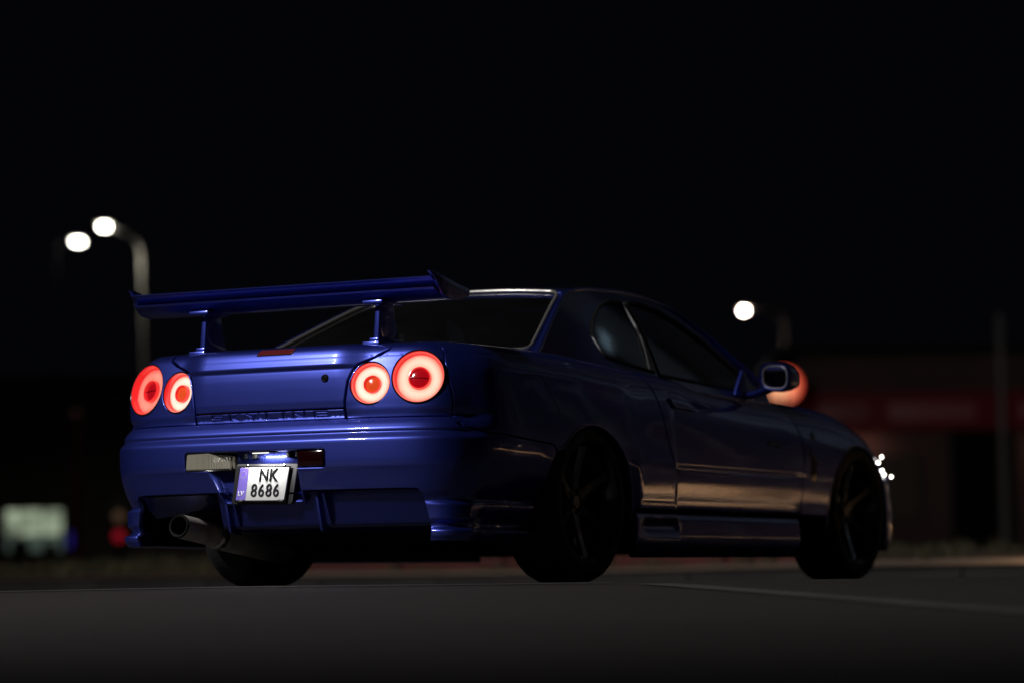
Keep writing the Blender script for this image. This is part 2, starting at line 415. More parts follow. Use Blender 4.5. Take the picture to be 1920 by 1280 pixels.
PF = {.10: .05, .20: .02, .29: .006, .30: .0, .34: -.0025, .38: -.0050, .44: -.0082, .47: -.0090, .50: -.0070, .535: -.0025, .60: .0055, .627: .0075, .66: .010, .70: .0145, .74: .0205, .78: .0285, .808: .037, .834: .048, .85: .057, .868: .072, .89: .10, .905: .13, .92: .16, .96: .22, 1.0: .27}
PD = {.10: .10, .20: .07, .27: .040, .29: .027, .305: .0165, .34: .0140, .38: .0115, .44: .0080, .457: .0075, .463: .011, .468: .011, .50: .0075, .56: .0075, .60: .009, .66: .0125, .70: .0165, .74: .022, .78: .030, .808: .039, .834: .050, .85: .059, .868: .074, .89: .102, .905: .13, .92: .16, .96: .22, 1.0: .27}
PW = {.10: .06, .20: .03, .29: .018, .34: .0135, .44: .0070, .50: .004, .56: .003, .60: .0045, .66: .009, .70: .0145, .74: .023, .78: .035, .808: .046, .834: .062, .85: .074, .868: .092, .89: .125, .905: .155, .92: .19, .96: .27, 1.0: .33}
PN = {.10: .04, .20: .01, .29: 0.0, .34: .002, .44: .01, .50: .012, .56: .016, .60: .022, .66: .034, .70: .045, .74: .060, .78: .078, .808: .095, .834: .112, .85: .124, .868: .14, .89: .165, .905: .19, .92: .22, .96: .28, 1.0: .33}
STN = [(0, PC), (.30, PC), (.45, PL), (.60, PL), (u_y(-.935), PK), (u_y(-.885), PK), (u_y(-.72), PQ), (u_y(-.45), PQ), (u_y(-.25), PQ2), (u_y(.28), PQ2), (u_y(.40), PF), (u_y(.705), PF), (u_y(.76), PD), (u_y(1.85), PD), (u_y(2.1), PW), (u_y(2.8), PW), (u_y(3.1), PN), (UMAX, PN)]
VK = np.linspace(.10, 1.0, 1801)
TAB = np.stack([pchip(sorted(p), [p[k] for k in sorted(p)], VK) for _, p in STN]); SU = np.array([s for s, _ in STN])
TY = [(-1.2, .86), (-.8, .86), (-.5, .862), (-.1, .857), (.2, .842), (.46, .834), (.8, .826), (1.25, .792), (1.6, .775), (1.8, .770), (2.1, .762), (2.4, .750), (2.65, .728), (2.85, .676), (3.0, .617), (3.1, .575), (3.2, .55), (3.5, .53)]
RV = ([.0, .86, .875, .89, .905, .92, .96, 1.0], [0, 0, .016, .032, .046, .054, .060, .062])
def WR(u, v):
    u = np.asarray(u, float); v = np.asarray(v, float); sg = np.where(u < 0, -1.0, 1.0); a = np.abs(u)
    x, y = base_at(a); nx, ny = base_n(a)
    i = np.clip(np.searchsorted(SU, a) - 1, 0, len(SU) - 2); t = np.clip((a - SU[i]) / (SU[i + 1] - SU[i]), 0, 1); t = t * t * (3 - 2 * t)
    fv = np.clip((v - .10) / .9, 0, 1) * 1800; k = np.clip(fv.astype(int), 0, 1799); ft = fv - k
    o = (TAB[i, k] * (1 - ft) + TAB[i, k + 1] * ft) * (1 - t) + (TAB[i + 1, k] * (1 - ft) + TAB[i + 1, k + 1] * ft) * t
    T = pchip([a_ for a_, _ in TY], [b_ for _, b_ in TY], y)
    vv = np.minimum(v, .86)
    z = np.where(vv < .45, vv, .45 + (vv - .45) * (T - .45) / .41) + pchip(RV[0], RV[1], v)
    return np.stack([sg * (x - nx * o), y - ny * o, z], -1)
def CW(u, v):
    e = 0.0025
    p = WR(u, v); s = np.where(np.asarray(u) < 0, -1, 1)
    du = WR(u + e * 1.0, v) - WR(u - e * 1.0, v); dv = WR(u, v + e) - WR(u, v - e)
    n = np.cross(du, dv); n /= np.linalg.norm(n, axis=-1)[..., None] + 1e-12
    return p, n
_ug = np.linspace(0, UMAX, 2600)
def X_(x, z):                     # rear of the car: point given by lateral x and height z
    v = z if z <= .86 else float(np.interp(z - .86, RV[1][1:], RV[0][1:]))
    k = _ug[_ug < u_y(-.80)]; xs = WR(k, np.full_like(k, v))[:, 0]
    return (math.copysign(float(np.interp(abs(x), xs, k)), x), v)
def Y_(y, z):                     # flank: point given by y and height z
    k = _ug[(_ug > u_y(-1.0)) & (_ug < u_y(3.3))]
    T = float(pchip([a_ for a_, _ in TY], [b_ for _, b_ in TY], y))
    v = z if z < .45 else (.45 + (z - .45) * .41 / (T - .45) if z <= T else float(np.interp(z - T, RV[1][1:], RV[0][1:])))
    ys = WR(k, np.full_like(k, v))[:, 1]
    return (float(np.interp(y, ys, k)), v)
def YV(y, v):
    k = _ug[(_ug > u_y(-1.0)) & (_ug < u_y(3.3))]; ys = WR(k, np.full_like(k, v))[:, 1]
    return (float(np.interp(y, ys, k)), v)
VL = np.unique(np.round(np.concatenate([np.arange(.10, .545, .012), np.arange(.425, .45, .004), np.arange(.536, .66, .0032), np.arange(.66, .80, .010), np.arange(.80, .925, .0045), np.arange(.925, 1.0, .02), np.arange(.16, .33, .0045)]), 5))
VL = VL[np.concatenate([[True], np.diff(VL) > .0019])]
UR = np.concatenate([np.arange(-.62, .63, .022)])
UC = np.arange(.62, 1.25, .012)
UL = np.concatenate([-UC[::-1], UR, UC, np.arange(1.25, 2.0, .02)])

car = empty('parked_car', (0, 0, 0), 'dark blue two-door coupe with a tall rear wing and four lit round tail lights', 'car')
BP = MT['paint']
mir = lambda pl: [(-a, b) for a, b in pl]

# ---- rear bumper
seam = [Y_(-.328, .534), Y_(-.616, .555), Y_(-.80, .572), Y_(-.885, .585), Y_(-.905, .60)]
archR_back = [Y_(-.300, .510), Y_(-.330, .465), Y_(-.350, .40), Y_(-.362, .32), Y_(-.372, .24), Y_(-.375, .15)]
seamtop = [X_(.80, .6290), X_(.35, .6290)]
bot = [X_(.664, .155), X_(.668, .213), X_(.652, .335), X_(.640, .352), X_(.60, .354), X_(.175, .354), X_(.172, .306)]
right = [X_(.0, .306)][:0] + list(reversed(bot)) + list(reversed(archR_back)) + seam + seamtop
poly = right + mir(list(reversed(right)))
hole = [(.286, .512), (.286, .443), (.162, .443), (.160, .318), (-.197, .318), (-.212, .36), (-.232, .405), (-.252, .443), (-.362, .445), (-.362, .515), (-.10, .513)]
hole = [X_(*p) for p in round_poly(hole, [.012, .014, .004, .008, .004, 0, 0, .006, .016, .014, 0])]
rb = panel('rear_bumper', CW, poly, BP, car, UL, VL, .016, holes=[hole], hole_deep=.055, bev=.005, hole_bev=.006)
# recess floor behind the number plate
def recess():
    pts = [(.150, .505), (.150, .318), (-.150, .318), (-.160, .44), (-.160, .505)]
    bm = bmesh.new()
    v = [bm.verts.new((x, -1.000, z)) for x, z in pts]; bm.faces.new(v)
    # side walls of the recess
    def quad(a, b, c, d): bm.faces.new([bm.verts.new(p) for p in (a, b, c, d)])
    quad((-.254, -1.040, .440), (-.199, -1.045, .318), (-.150, -1.0, .318), (-.160, -1.0, .44))
    quad((.160, -1.045, .318), (.160, -1.045, .51), (.15, -1.0, .505), (.15, -1.0, .318))
    quad((-.199, -1.045, .318), (.16, -1.045, .318), (.15, -1.0, .318), (-.15, -1.0, .318))
    quad((-.16, -1.0, .505), (.15, -1.0, .505), (.16, -1.045, .513), (-.16, -1.045, .513))
    return bm_link('plate_recess', bm, BP, rb, False)
recess()
box('slot_backing', (-.04, -1.012, .478), (.66, .012, .078), MT['black'], rb, .002)
box('recess_back', (-.005, -1.022, .482), (.290, .008, .060), BP, rb, .002)
# small brackets under the recess roof
for bx_, w_ in ((-.105, .012), (-.06, .02), (.095, .014), (.135, .012)):
    box('plate_clip', (bx_, -1.035, .498), (w_, .022, .022), MT['black'], rb, .002)
# reversing lamp: two clear facets
def reverse_lamp():
    bm = bmesh.new()
    y0 = -1.082; f = [(-.356, y0 + .0, .449), (-.245, y0 - .004, .447), (-.168, y0 + .034, .450)]
    t = [(-.352, y0 + .002, .509), (-.245, y0 - .002, .511), (-.168, y0 + .036, .500)]
    a = [bm.verts.new(p) for p in f]; b = [bm.verts.new(p) for p in t]
    a2 = [bm.verts.new((p[0], p[1] + .05, p[2])) for p in f]; b2 = [bm.verts.new((p[0], p[1] + .05, p[2])) for p in t]
    for i in range(2):
        bm.faces.new((a[i], a[i + 1], b[i + 1], b[i])); bm.faces.new((b[i], b[i + 1], b2[i + 1], b2[i])); bm.faces.new((a2[i], a2[i + 1], a[i + 1], a[i]))
    bm.faces.new((a[0], b[0], b2[0], a2[0])); bm.faces.new((a[2], a2[2], b2[2], b[2]))
    bmesh.ops.recalc_face_normals(bm, faces=bm.faces)
    bmesh.ops.bevel(bm, geom=list(bm.edges), offset=.003, segments=2, affect='EDGES')
    m = mat('reverse_lens', (0.30, 0.285, 0.22), 0.1, coat=1.0)
    n, l = nt(m); tc = n.new('ShaderNodeTexCoord'); w = n.new('ShaderNodeTexWave'); w.bands_direction = 'X'; w.inputs['Scale'].default_value = 55
    l.new(tc.outputs['Object'], w.inputs[0]); bp = n.new('ShaderNodeBump'); bp.inputs['Strength'].default_value = .7; bp.inputs['Distance'].default_value = .004
    l.new(w.outputs['Fac'], bp.inputs['Height']); l.new(bp.outputs[0], n['Principled BSDF'].inputs['Normal'])
    o = bm_link('reversing_lamp', bm, m, car)
    tube('lamp_surround', [(-.360, y0 + .006, .445), (-.245, y0 + .002, .443), (-.163, y0 + .038, .446), (-.163, y0 + .038, .504), (-.245, y0 + .002, .515), (-.358, y0 + .006, .513)], .0035, MT['gloss'], o, 8, True)
reverse_lamp()
box('fog_lamp', (.225, -1.077, .478), (.118, .03, .062), MT['darkred'], car, .008)

# ---- number plate on its bracket
def plate():
    c = Vector((-.008, -1.058, .388))
    rz = Matrix.Rotation(R(4), 4, 'Z') @ Matrix.Rotation(R(-9), 4, 'X') @ Matrix.Rotation(R(1.0), 4, 'Y')
    F = Matrix.Translation(c) @ rz                 # local x right, z up, -y toward the viewer
    bk = prism('plate_bracket', round_poly([(-.138, -.078), (.128, -.078), (.142, .080), (-.134, .080)], .012), 'y', .004, .016, MT['black'], car, .003)
    bk.matrix_world = F
    pl = prism('number_plate', round_poly([(-.112, -.066), (.100, -.066), (.112, .062), (-.104, .062)], .006), 'y', -.012, -.004, MT['plate'], car, .0015)
    pl.matrix_world = F
    fr = [(-.115, -.006, -.069), (.103, -.006, -.069), (.115, -.006, .065), (-.107, -.006, .065)]
    o = tube('plate_frame', fr, .0035, MT['gloss'], pl, 8, True); 
    b = prism('country_band', [(-.1105, -.0645), (-.070, -.0645), (-.064, .0605), (-.1025, .0605)], 'y', -.0135, -.0122, MT['plateblue'], pl)
    def put(s, size, x, z, sx, m, name, bold=0.0, spc=1.0):
        me = text_mesh(s, size, .0008, bold, sx, spc); me.materials.clear(); me.materials.append(m)
        for v in me.vertices: v.co = Vector((v.co.x + x + (v.co.y + z) * .04, -.0142 - v.co.z, v.co.y + z))
        ob = bpy.data.objects.new(name, me); COL.objects.link(ob); ob.parent = pl
    put('NK', .070, .023, .030, .80, MT['ink'], 'registration_letters', .0015, 1.05)
    put('8686', .070, .016, -.030, .80, MT['ink'], 'registration_digits', .0007, 1.16)
    put('LV', .028, -.089, -.040, .85, MT['plate'], 'country_letters', .0003)
    for k in range(12):
        a = k * math.pi / 6
        lathe('star', [(0, .0008), (.0016, .0008), (.0016, 0)], 5, MT['gold'], pl, frame_to((-.086 + .013 * math.sin(a), -.0136, .034 + .013 * math.cos(a)), (0, -1, 0)))
    for sx_ in (-.075, .088):
        lathe('plate_bolt', [(0, .006), (.005, .005), (.006, 0)], 10, MT['chrome'], pl, frame_to((sx_, -.004, .071), (0, -1, 0)))
    for sx_ in (-.090, .088):
        box('plate_clip', (sx_, -.010, -.068), (.022, .012, .010), MT['black'], pl, .002)
plate()
lampbox = box('plate_lamp', (-.005, -1.060, .512), (.09, .06, .010), MT['black'], car, .003)
box('lamp_lens', (-.005, -1.084, .5055), (.07, .012, .003), emis('plate_lamp_lens', (1, .97, .9), 1.5), lampbox, .001)
ld = bpy.data.lights.new('plate_light', 'AREA'); ld.shape = 'RECTANGLE'; ld.size = .11; ld.size_y = .02; ld.energy = 0.6; ld.color = (1.0, .97, .93)
lo = bpy.data.objects.new('plate_light', ld); COL.objects.link(lo); lo.location = (-.005, -1.088, .503); lo.rotation_euler = (R(14), 0, 0); lo.parent = car

# ---- diffuser under the bumper
def diffuser():
    rows = [(.353, .030), (.347, .058), (.335, .070), (.235, .100), (.222, .112), (.215, .140), (.200, .28)]
    us = np.linspace(X_(-.245, .40)[0], X_(.655, .40)[0], 50); vs, fs = [], []
    for u in us:
        b = WR(np.array([u]), np.array([.45]))[0]; k = np.sign(u) * 0
        for z, o in rows:
            e = max(0, abs(b[0]) - .60) / .055
            vs.append((b[0] * (1 - .0 * o), b[1] + o, z))
    k = len(rows)
    for i in range(len(us) - 1):
        for j in range(k - 1): fs.append((i * k + j, (i + 1) * k + j, (i + 1) * k + j + 1, i * k + j + 1))
    fs = [tuple(reversed(f)) for f in fs]
    d = link('rear_diffuser', vs, fs, BP, car, True, 50)
    for fx in (-.205, .215):
        prism('strake', [(-1.035, .335), (-1.0, .205), (-.93, .195), (-.93, .34)], 'x', fx - .006, fx + .006, BP, d, .003)
        prism('strake', [(-1.055, .345), (-1.0, .23), (-.93, .22), (-.93, .345)], 'x', fx + .038, fx + .046, BP, d, .003)
diffuser()
vs_ = [WR(np.array([-X_(.625 - .024 * i, .40)[0]]), np.array([.45]))[0] for i in range(16)]
link('exhaust_surround', [(p[0], p[1] + o_, z_) for i, p in enumerate(vs_) for z_, o_ in ((.352, .035), (.335, .065 + .004 * i), (.30, .09 + .012 * i), (.27 + .003 * i, .14 + .014 * i))], [(i * 4 + j, i * 4 + j + 1, i * 4 + 5 + j, i * 4 + 4 + j) for i in range(15) for j in range(3)], BP, car, True)

# ---- lamp panels, lid, strip
gaplid = [X_(.345, .634), X_(.345, .69), X_(.357, .767), X_(.372, .806), X_(.392, .832), X_(.45, .858), X_(.50, .886), (X_(.50, .886)[0] + .03, .935)]
LAMPS = [(.632, .779, .0995), (.444, .759, .0785)]
def lamp_frame(x, z, r=.09):
    u, v = X_(x, z); q = r * .95
    P, n0 = CW(np.array([u - q, u + q, u, u, u]), np.array([v, v, v - q, v + q, v]))
    n = Vector(np.cross(P[1] - P[0], P[3] - P[2])).normalized()
    if n.y > 0: n = -n
    c = (P[0] + P[1] + P[2] + P[3]) / 4 * .75 + P[4] * .25 - np.array(n) * .004
    return frame_to(c, n, (1, 0, 0)), u, v
def circle_uv(x, z, r, k=64):
    F, u, v = lamp_frame(x, z, r); Fi = np.array(F.inverted())
    an = np.arange(k) * 2 * math.pi / k
    ta, tb = r * np.cos(an), r * np.sin(an); uu = u + ta; vv = v + tb
    for _ in range(12):
        p = WR(uu, vv); q = p @ Fi[:3, :3].T + Fi[:3, 3]
        uu = uu + (ta - q[:, 0]) * .7; vv = np.clip(vv + (tb - q[:, 1]) * .7, v - .14, .925)
    return list(zip(uu, vv))
sidetop = [(Y_(-.84, .86)[0] - .01, .935), YV(-.845, .92), YV(-.87, .885), Y_(-.905, .83), Y_(-.915, .77), Y_(-.905, .69), Y_(-.895, .6275)]
lp = [(gaplid[0][0] + .0, .6275)] + gaplid[1:] + sidetop
rad = [.010] + [0] * (len(lp) - 1)
lpr = round_poly(lp, rad)
for sg in (1, -1):
    pl_ = lpr if sg > 0 else mir(lpr)
    hs = [circle_uv(sg * x, z, r + .003) for x, z, r in LAMPS]
    panel('tail_light_panel', CW, pl_, BP, car, UL, VL, .016, holes=hs, hole_deep=.006, bev=.0045, hole_bev=.003, gap=.0034)
lid = [(a, b) for a, b in gaplid]
lid[0] = (X_(.345, .666)[0], .666)
lidp = lid + mir(list(reversed(lid)))
tl = panel('trunk_lid', CW, lidp, BP, car, UL, VL, .016, bev=.0045, gap=.0034)
def raised(d): return lambda u, v: (lambda q: (q[0] + q[1] * d, q[1]))(CW(u, v))
def letters():
    h, w5, t = .0250, .0055, .0095
    px = {'S': (398.3, 420.6), 'K': (432.8, 456.5), 'Y': (464.6, 492.4), 'L': (502.5, 523.5), 'I': (533.2, 539), 'N': (552, 576.3), 'E': (590.5, 615.6)}
    out = []
    for ch, (p0, p1) in px.items():
        x0 = -.266 + (p0 - 398) * .002459; w = (p1 - p0) * .002459; m = w / 2; g = h / 2
        P = {'S': [(0, 0), (w, 0), (w, g + w5 / 2), (t, g + w5 / 2), (t, h - w5), (w, h - w5), (w, h), (0, h), (0, g - w5 / 2), (w - t, g - w5 / 2), (w - t, w5), (0, w5)],
             'K': [(0, 0), (t, 0), (t, .0085), (w - t * 1.5, 0), (w, 0), (t + .014, .0130), (w - .002, h), (w - t * 1.6, h), (t, .0165), (t, h), (0, h)],
             'Y': [(m - t / 2, 0), (m + t / 2, 0), (m + t / 2, .010), (w, h), (w - t * 1.4, h), (m, .0155), (t * 1.4, h), (0, h), (m - t / 2, .010)],
             'L': [(0, 0), (w, 0), (w, w5), (t, w5), (t, h), (0, h)], 'I': [(0, 0), (w, 0), (w, h), (0, h)],
             'N': [(0, 0), (t, 0), (t, .0170), (w - t * 1.3, 0), (w, 0), (w, h), (w - t, h), (w - t, .008), (t * 1.3, h), (0, h)],
             'E': [(0, 0), (w, 0), (w, w5), (t, w5), (t, g - w5 / 2), (w, g - w5 / 2), (w, g + w5 / 2), (t, g + w5 / 2), (t, h - w5), (w, h - w5), (w, h), (0, h)]}[ch]
        out.append([X_(x0 + a, .6345 + b) for a, b in P])
    return out
LET = letters()
st = [X_(.342, .629), X_(.342, .664)]
rp_ = panel('rear_panel', CW, [(-st[0][0], .629), st[0], st[1], (-st[1][0], .664)], BP, car, UL, VL, .011, holes=LET, hole_deep=.006, hole_bev=.0021, bev=.002)
for ch in LET:
    panel('sunk_letter', raised(-.0050), ch, BP, rp_, h=.012, gap=-.001, bev=.0002, deep=.004)
# keyhole and third brake lamp
p, n = CW(*[np.array([q]) for q in X_(.262, .783)])
F = frame_to(p[0], n[0]); k = lathe('trunk_lock', [(0, .004), (.006, .004), (.0065, .002), (.009, .002), (.0095, .005), (.0135, .005), (.0165, 0)], 28, MT['gloss'], car, F)
lathe('lock_cylinder', [(0, .006), (.0055, .006), (.006, .003)], 20, MT['chrome'], k, F)
hp = round_poly([X_(-.056, .879), X_(.110, .879), X_(.120, .905), X_(-.044, .905)], .006)
hbl = panel('high_brake_lamp', raised(.0012), hp, MT['gloss'], car, h=.006, gap=0, bev=.0012, deep=.01)
panel('lamp_lens', raised(.0022), [tuple(q) for q in inset(np.array(hp) if area2(np.array(hp)) > 0 else np.array(hp)[::-1], .0035)], MT['brakelens'], hbl, h=.006, gap=0, bev=.001, deep=.006)

# ---- round tail lights
def tail(x, z, r, hm, cm, amb):
    F, u, v = lamp_frame(x, z, r)
    t = lathe('tail_light', [(r + .002, -.004), (r, 0.001), (r * .985, -.001), (r * .965, -.010), (r * .93, -.026), (r * .90, -.030)], 72, MT['redrim'], car, F)
    lathe('lamp_gasket', [(r + .0065, -.012), (r + .0062, .0012), (r + .0035, .0032), (r + .0004, .0012)], 96, MT['gloss'], t, F)
    t['label'] = ('white-hot ' if hm != MT['halo_c'] else 'salmon red ') + 'glowing round tail light'
    gr_ = [(r * .925, -.0285), (r * .905, -.0262), (r * .885, -.0245)] + [(r * (.865 - .0053 * i), -.0230 - .0009 * (i % 2) - .00016 * max(0, i - 44)) for i in range(85)]
    lr = lathe('light_ring', gr_, 96, hm, t, F, angle=80)
    at_ = lr.data.attributes.new('rad', 'FLOAT', 'POINT'); at_.data.foreach_set('value', np.tile(np.array([g[0] / r for g in gr_], np.float32), 96))
    lathe('inner_bezel', [(r * .455, -.031), (r * .44, -.020), (r * .425, -.015), (r * .40, -.0145), (r * .385, -.018), (r * .37, -.028)], 56, MT['redrim'], t, F)
    lathe('centre_lens', [(r * .39, -.026), (r * .30, -.023), (r * .18, -.021), (0, -.020)], 48, cm, t, F)
    if not amb:
        bm = bmesh.new(); add_box(bm, (0, 0, -.0195), (r * .72, .0022, .002), .0005); o = bm_link('lens_bar', bm, MT['darkred'], t)
        o.data.transform(F)
tail(.632, .779, .0995, MT['halo_a'], MT['redlens'], False)
tail(.444, .759, .0785, MT['halo_b'], MT['amber'], True)
tail(-.632, .779, .0995, MT['halo_c'], MT['redlens'], False)
tail(-.444, .759, .0785, MT['halo_b'], MT['amber'], True)

# ---- flanks
def arch(yc, zc, r, a0, a1, n=26, flat=1.0):
    return [(yc + r * math.cos(R(a0 + (a1 - a0) * i / n)), zc + r * flat * math.sin(R(a0 + (a1 - a0) * i / n))) for i in range(n + 1)]
AR = arch(0.0, .262, .362, 138, -2, 30)       # rear arch, back to front, over the top
AR[0] = (-.300, .512)
doorgap = [(.600, .80), (.632, .728), (.672, .596), (.712, .464), (.741, .309), (.742, .292)]
q = list(reversed(sidetop)) ; q = [(a + .0, b) for a, b in q]
quarter = q[:-1] + [(sidetop[0][0] + .0, .95), YV(-.2, .955), YV(.2, .955), YV(.545, .955), YV(.562, .90)] + [Y_(*p) for p in doorgap] + [Y_(.365, .292)] + [Y_(*p) for p in reversed(AR)] + [Y_(-.328, .534), Y_(-.616, .555), Y_(-.80, .572), Y_(-.885, .588)]
flap_c = [(-.530, .800), (-.525, .770), (-.492, .728), (-.476, .700), (-.448, .672), (-.405, .660), (-.270, .655), (-.265, .675), (-.290, .702), (-.325, .745), (-.335, .775), (-.365, .805)]
flap = [Y_(*p) for p in round_poly(flap_c, .018)]
US = np.concatenate([np.arange(.9, 1.5, .014), np.arange(1.5, UMAX, .022)])
dfront = [(2.012, .32), (2.02, .40), (2.03, .499), (2.035, .571), (2.02, .68), (1.985, .765)]
door = [YV(.568, .955), YV(.57, .90)] + [Y_(*p) for p in doorgap] + [Y_(1.985, .292)] + [Y_(*p) for p in dfront] + [YV(1.96, .90), YV(1.95, .955)]
AF = arch(2.655, .275, .355, 184, 20, 34)
fbs = [(2.985, .47), (3.03, .52)]
fender = [YV(1.96, .955), YV(1.962, .90)] + [Y_(*p) for p in reversed(dfront)] + [Y_(2.005, .292), Y_(2.30, .292)] + [Y_(*p) for p in AF if p[1] > .30 or p[0] < 2.65] + [YV(3.03, .50), YV(3.10, .58), YV(3.13, .70), YV(3.10, .86), YV(3.02, .955), YV(2.6, .955), YV(2.2, .955)]
fbump = [YV(3.03, .49)] + [Y_(*p) for p in reversed(AF) if p[0] > 2.72 and p[1] > .28][:0] + [Y_(2.99, .40), Y_(3.005, .28), Y_(3.005, .14), (UMAX - .02, .14), (UMAX - .02, .60), YV(3.14, .66), YV(3.12, .58)]
skirt = [(.35, .286), (1.99, .284), (2.0, .20), (1.99, .10), (.36, .092), (.345, .15)]
PSK = {'z': [.08, .10, .125, .16, .19, .25, .272, .29], 'o': [.05, .035, .02, .008, .004, .006, .012, .028]}
def CS(u, v):
    def f(u, v):
        sg = np.where(np.asarray(u) < 0, -1.0, 1.0); a = np.abs(u); x, y = base_at(a); nx, ny = base_n(a); o = pchip(PSK['z'], PSK['o'], v)
        blk = 1 / (1 + np.exp(-(y - .76) / .006)); dent = .030 * (1 - blk) * np.exp(-((v - .225) / .028) ** 2) * np.clip((y - .38) / .08, 0, 1)
        o = o + dent - .012 * (1 - blk) + .006 * blk
        return np.stack([sg * (x - nx * o), y - ny * o, np.asarray(v)], -1)
    e = .002; p = f(u, v); n = np.cross(f(u + e, v) - f(u - e, v), f(u, v + e) - f(u, v - e)); n /= np.linalg.norm(n, axis=-1)[..., None] + 1e-12
    return p, n
def C_flap(u, v):
    return CW(u, v)
for sg in (1, -1):
    f = (lambda p: p) if sg > 0 else mir
    u_s = US if sg > 0 else -US[::-1]
    panel('quarter_panel', CW, f(quarter), BP, car, u_s, VL, .018, holes=[f(flap)], bev=.006, hole_bev=.002, hole_deep=.02)
    ff = panel('fuel_flap' if sg > 0 else 'blank_flap', CW, f([tuple(q) for q in inset(np.array(flap) if area2(np.array(flap)) > 0 else np.array(flap)[::-1], .0022)]), BP, car, u_s, VL, .014, gap=0, bev=.003, deep=.012)
    dr = panel('door', CW, f(door), BP, car, u_s, VL, .02, bev=.004)
    panel('front_fender', CW, f(fender), BP, car, u_s, VL, .02, bev=.006)
    def rim_line(nm, uv, rr, off):
        uv = densify(uv, .02, False); p_, n_ = CW(uv[:, 0], uv[:, 1]); tube(nm, [tuple(q) for q in p_ + n_ * off], rr, BP, car, 8)
    rim_line('arch_lip', f([Y_(*p) for p in AR]), .0065, -.0035); rim_line('arch_lip', f([Y_(*p) for p in AF if p[1] > .30]), .0065, -.0035)
    rim_line('flap_edge', f(flap + flap[:1]), .0022, -.0012)
    panel('side_skirt', CS, f([(u_y(a), b) for a, b in skirt]), BP, car, np.unique(np.concatenate([u_s, np.sign(u_s[0]) * np.arange(u_y(.70), u_y(.82), .004)])), np.arange(.09, .29, .007), .016, bev=.006)
    # bonnet side / front bumper corner
    panel('front_bumper', CW, f(fbump), BP, car, u_s, VL, .02, bev=.005)
    # rubbing strip, handle
    rs = [(.735 + .03, .452), (1.99, .447), (1.99, .458), (.765, .466)]
    panel('rubbing_strip', raised(.004), f([Y_(*p) for p in rs]), BP, dr, h=.02, gap=0, bev=.002, deep=.008)
    hb = round_poly([Y_(.715, .765), Y_(.755, .722), Y_(.955, .716), Y_(.965, .726), Y_(.90, .757)], .010)
    hd = panel('door_handle', raised(.012), f(hb), BP, dr, h=.012, gap=0, bev=.008, deep=.014)
    # front vent on the fender behind the wheel and round side repeater
    vt = round_poly([Y_(2.105, .585), Y_(2.135, .56), Y_(2.17, .47), Y_(2.14, .43), Y_(2.10, .47)], .012)
    panel('fender_vent', raised(.002), f(vt), MT['gloss'], car, h=.012, gap=0, bev=.003, deep=.01)
    rp, rn = CW(*[np.array([q * (sg if i == 0 else 1)]) for i, q in enumerate(Y_(2.16, .655))])
    lathe('side_repeater', [(0, .008), (.012, .007), (.02, .003), (.022, 0)], 20, MT['clear'], car, frame_to(rp[0], rn[0]))
    # headlamp at the fender's leading edge
    hl = round_poly([YV(3.03, .505), YV(3.10, .60), YV(3.125, .72), (u_y(3.27), .72), (u_y(3.34), .60), (u_y(3.28), .50)], .02)
    panel('headlight', raised(-.002), f(hl), MT['chrome'], car, h=.02, bev=.004, deep=.03)

# small unreadable door badge and a ribbed plate made up for the fender badge
bd = panel('side_badge', raised(.0015), round_poly([Y_(1.66, .598), Y_(1.79, .592), Y_(1.80, .612), Y_(1.67, .618)], .004), MT['gloss'], car, h=.012, gap=0, bev=.001, deep=.004)
for q_ in range(4):
    a_ = 1.680 + q_ * .029; panel('badge_mark', raised(.003), [Y_(a_, .600), Y_(a_ + .013, .599), Y_(a_ + .015, .611), Y_(a_ + .002, .612)], MT['trim'], bd, h=.01, gap=0, bev=.0008, deep=.002)
gr = panel('fender_badge', raised(.002), [Y_(2.085, .572), Y_(2.105, .588), Y_(2.185, .535), Y_(2.165, .518)], MT['gloss'], car, h=.012, gap=0, bev=.001, deep=.004)
for q_ in range(6):
    a_ = 2.092 + q_ * .0135; z_ = .5745 - q_ * .0088
    panel('badge_rib', raised(.005), [Y_(a_, z_), Y_(a_ + .0075, z_ - .004), Y_(a_ + .0215, z_ + .007), Y_(a_ + .014, z_ + .011)], MT['chrome'], gr, h=.01, gap=0, bev=.002, deep=.006)
MT['glint'] = emis('glint_glow', (1.0, .95, .80), 16.0)  # glowing dots standing in for glints on the headlight
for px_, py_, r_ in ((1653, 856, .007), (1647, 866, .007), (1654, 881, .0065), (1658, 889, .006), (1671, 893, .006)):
    c_ = on(px_, py_, 'x', .846); lathe('headlight_glint', [(0, .006), (r_ * .7, .004), (r_, 0)], 12, MT['glint'], car, frame_to(c_, (.9, -.35, 0)))
# ---- deck, bonnet: tops joined from left skin to right skin
def top_strip(name, y0, y1, v, crown, m, parent, n=30):
    ys = np.linspace(y0, y1, n); vs, fs = [], []; k = 21
    for y in ys:
        p = WR(np.array([YV(y, v)[0]]), np.array([v]))[0]
        for j in range(k):
            t = -1 + 2 * j / (k - 1); vs.append((p[0] * t, p[1], p[2] + crown * (1 - t * t)))
    for i in range(n - 1):
        for j in range(k - 1): fs.append((i * k + j, i * k + j + 1, (i + 1) * k + j + 1, (i + 1) * k + j))
    return link(name, vs, fs, m, parent, True)
top_strip('deck', -.83, 0.2, .95, .006, BP, car)
top_strip('bonnet', 1.75, 3.05, .95, .03, BP, car)
def front_cap():
    us = np.linspace(u_y(3.05), UMAX, 24); vs, fs = [], []
    for u in us:
        p = WR(np.array([u]), np.array([.95]))[0]; vs += [(p[0], p[1], p[2]), (-p[0], p[1], p[2])]
    for i in range(len(us) - 1): fs.append((2 * i, 2 * i + 1, 2 * i + 3, 2 * i + 2))
    link('bonnet_nose', vs, fs, BP, car)
front_cap()
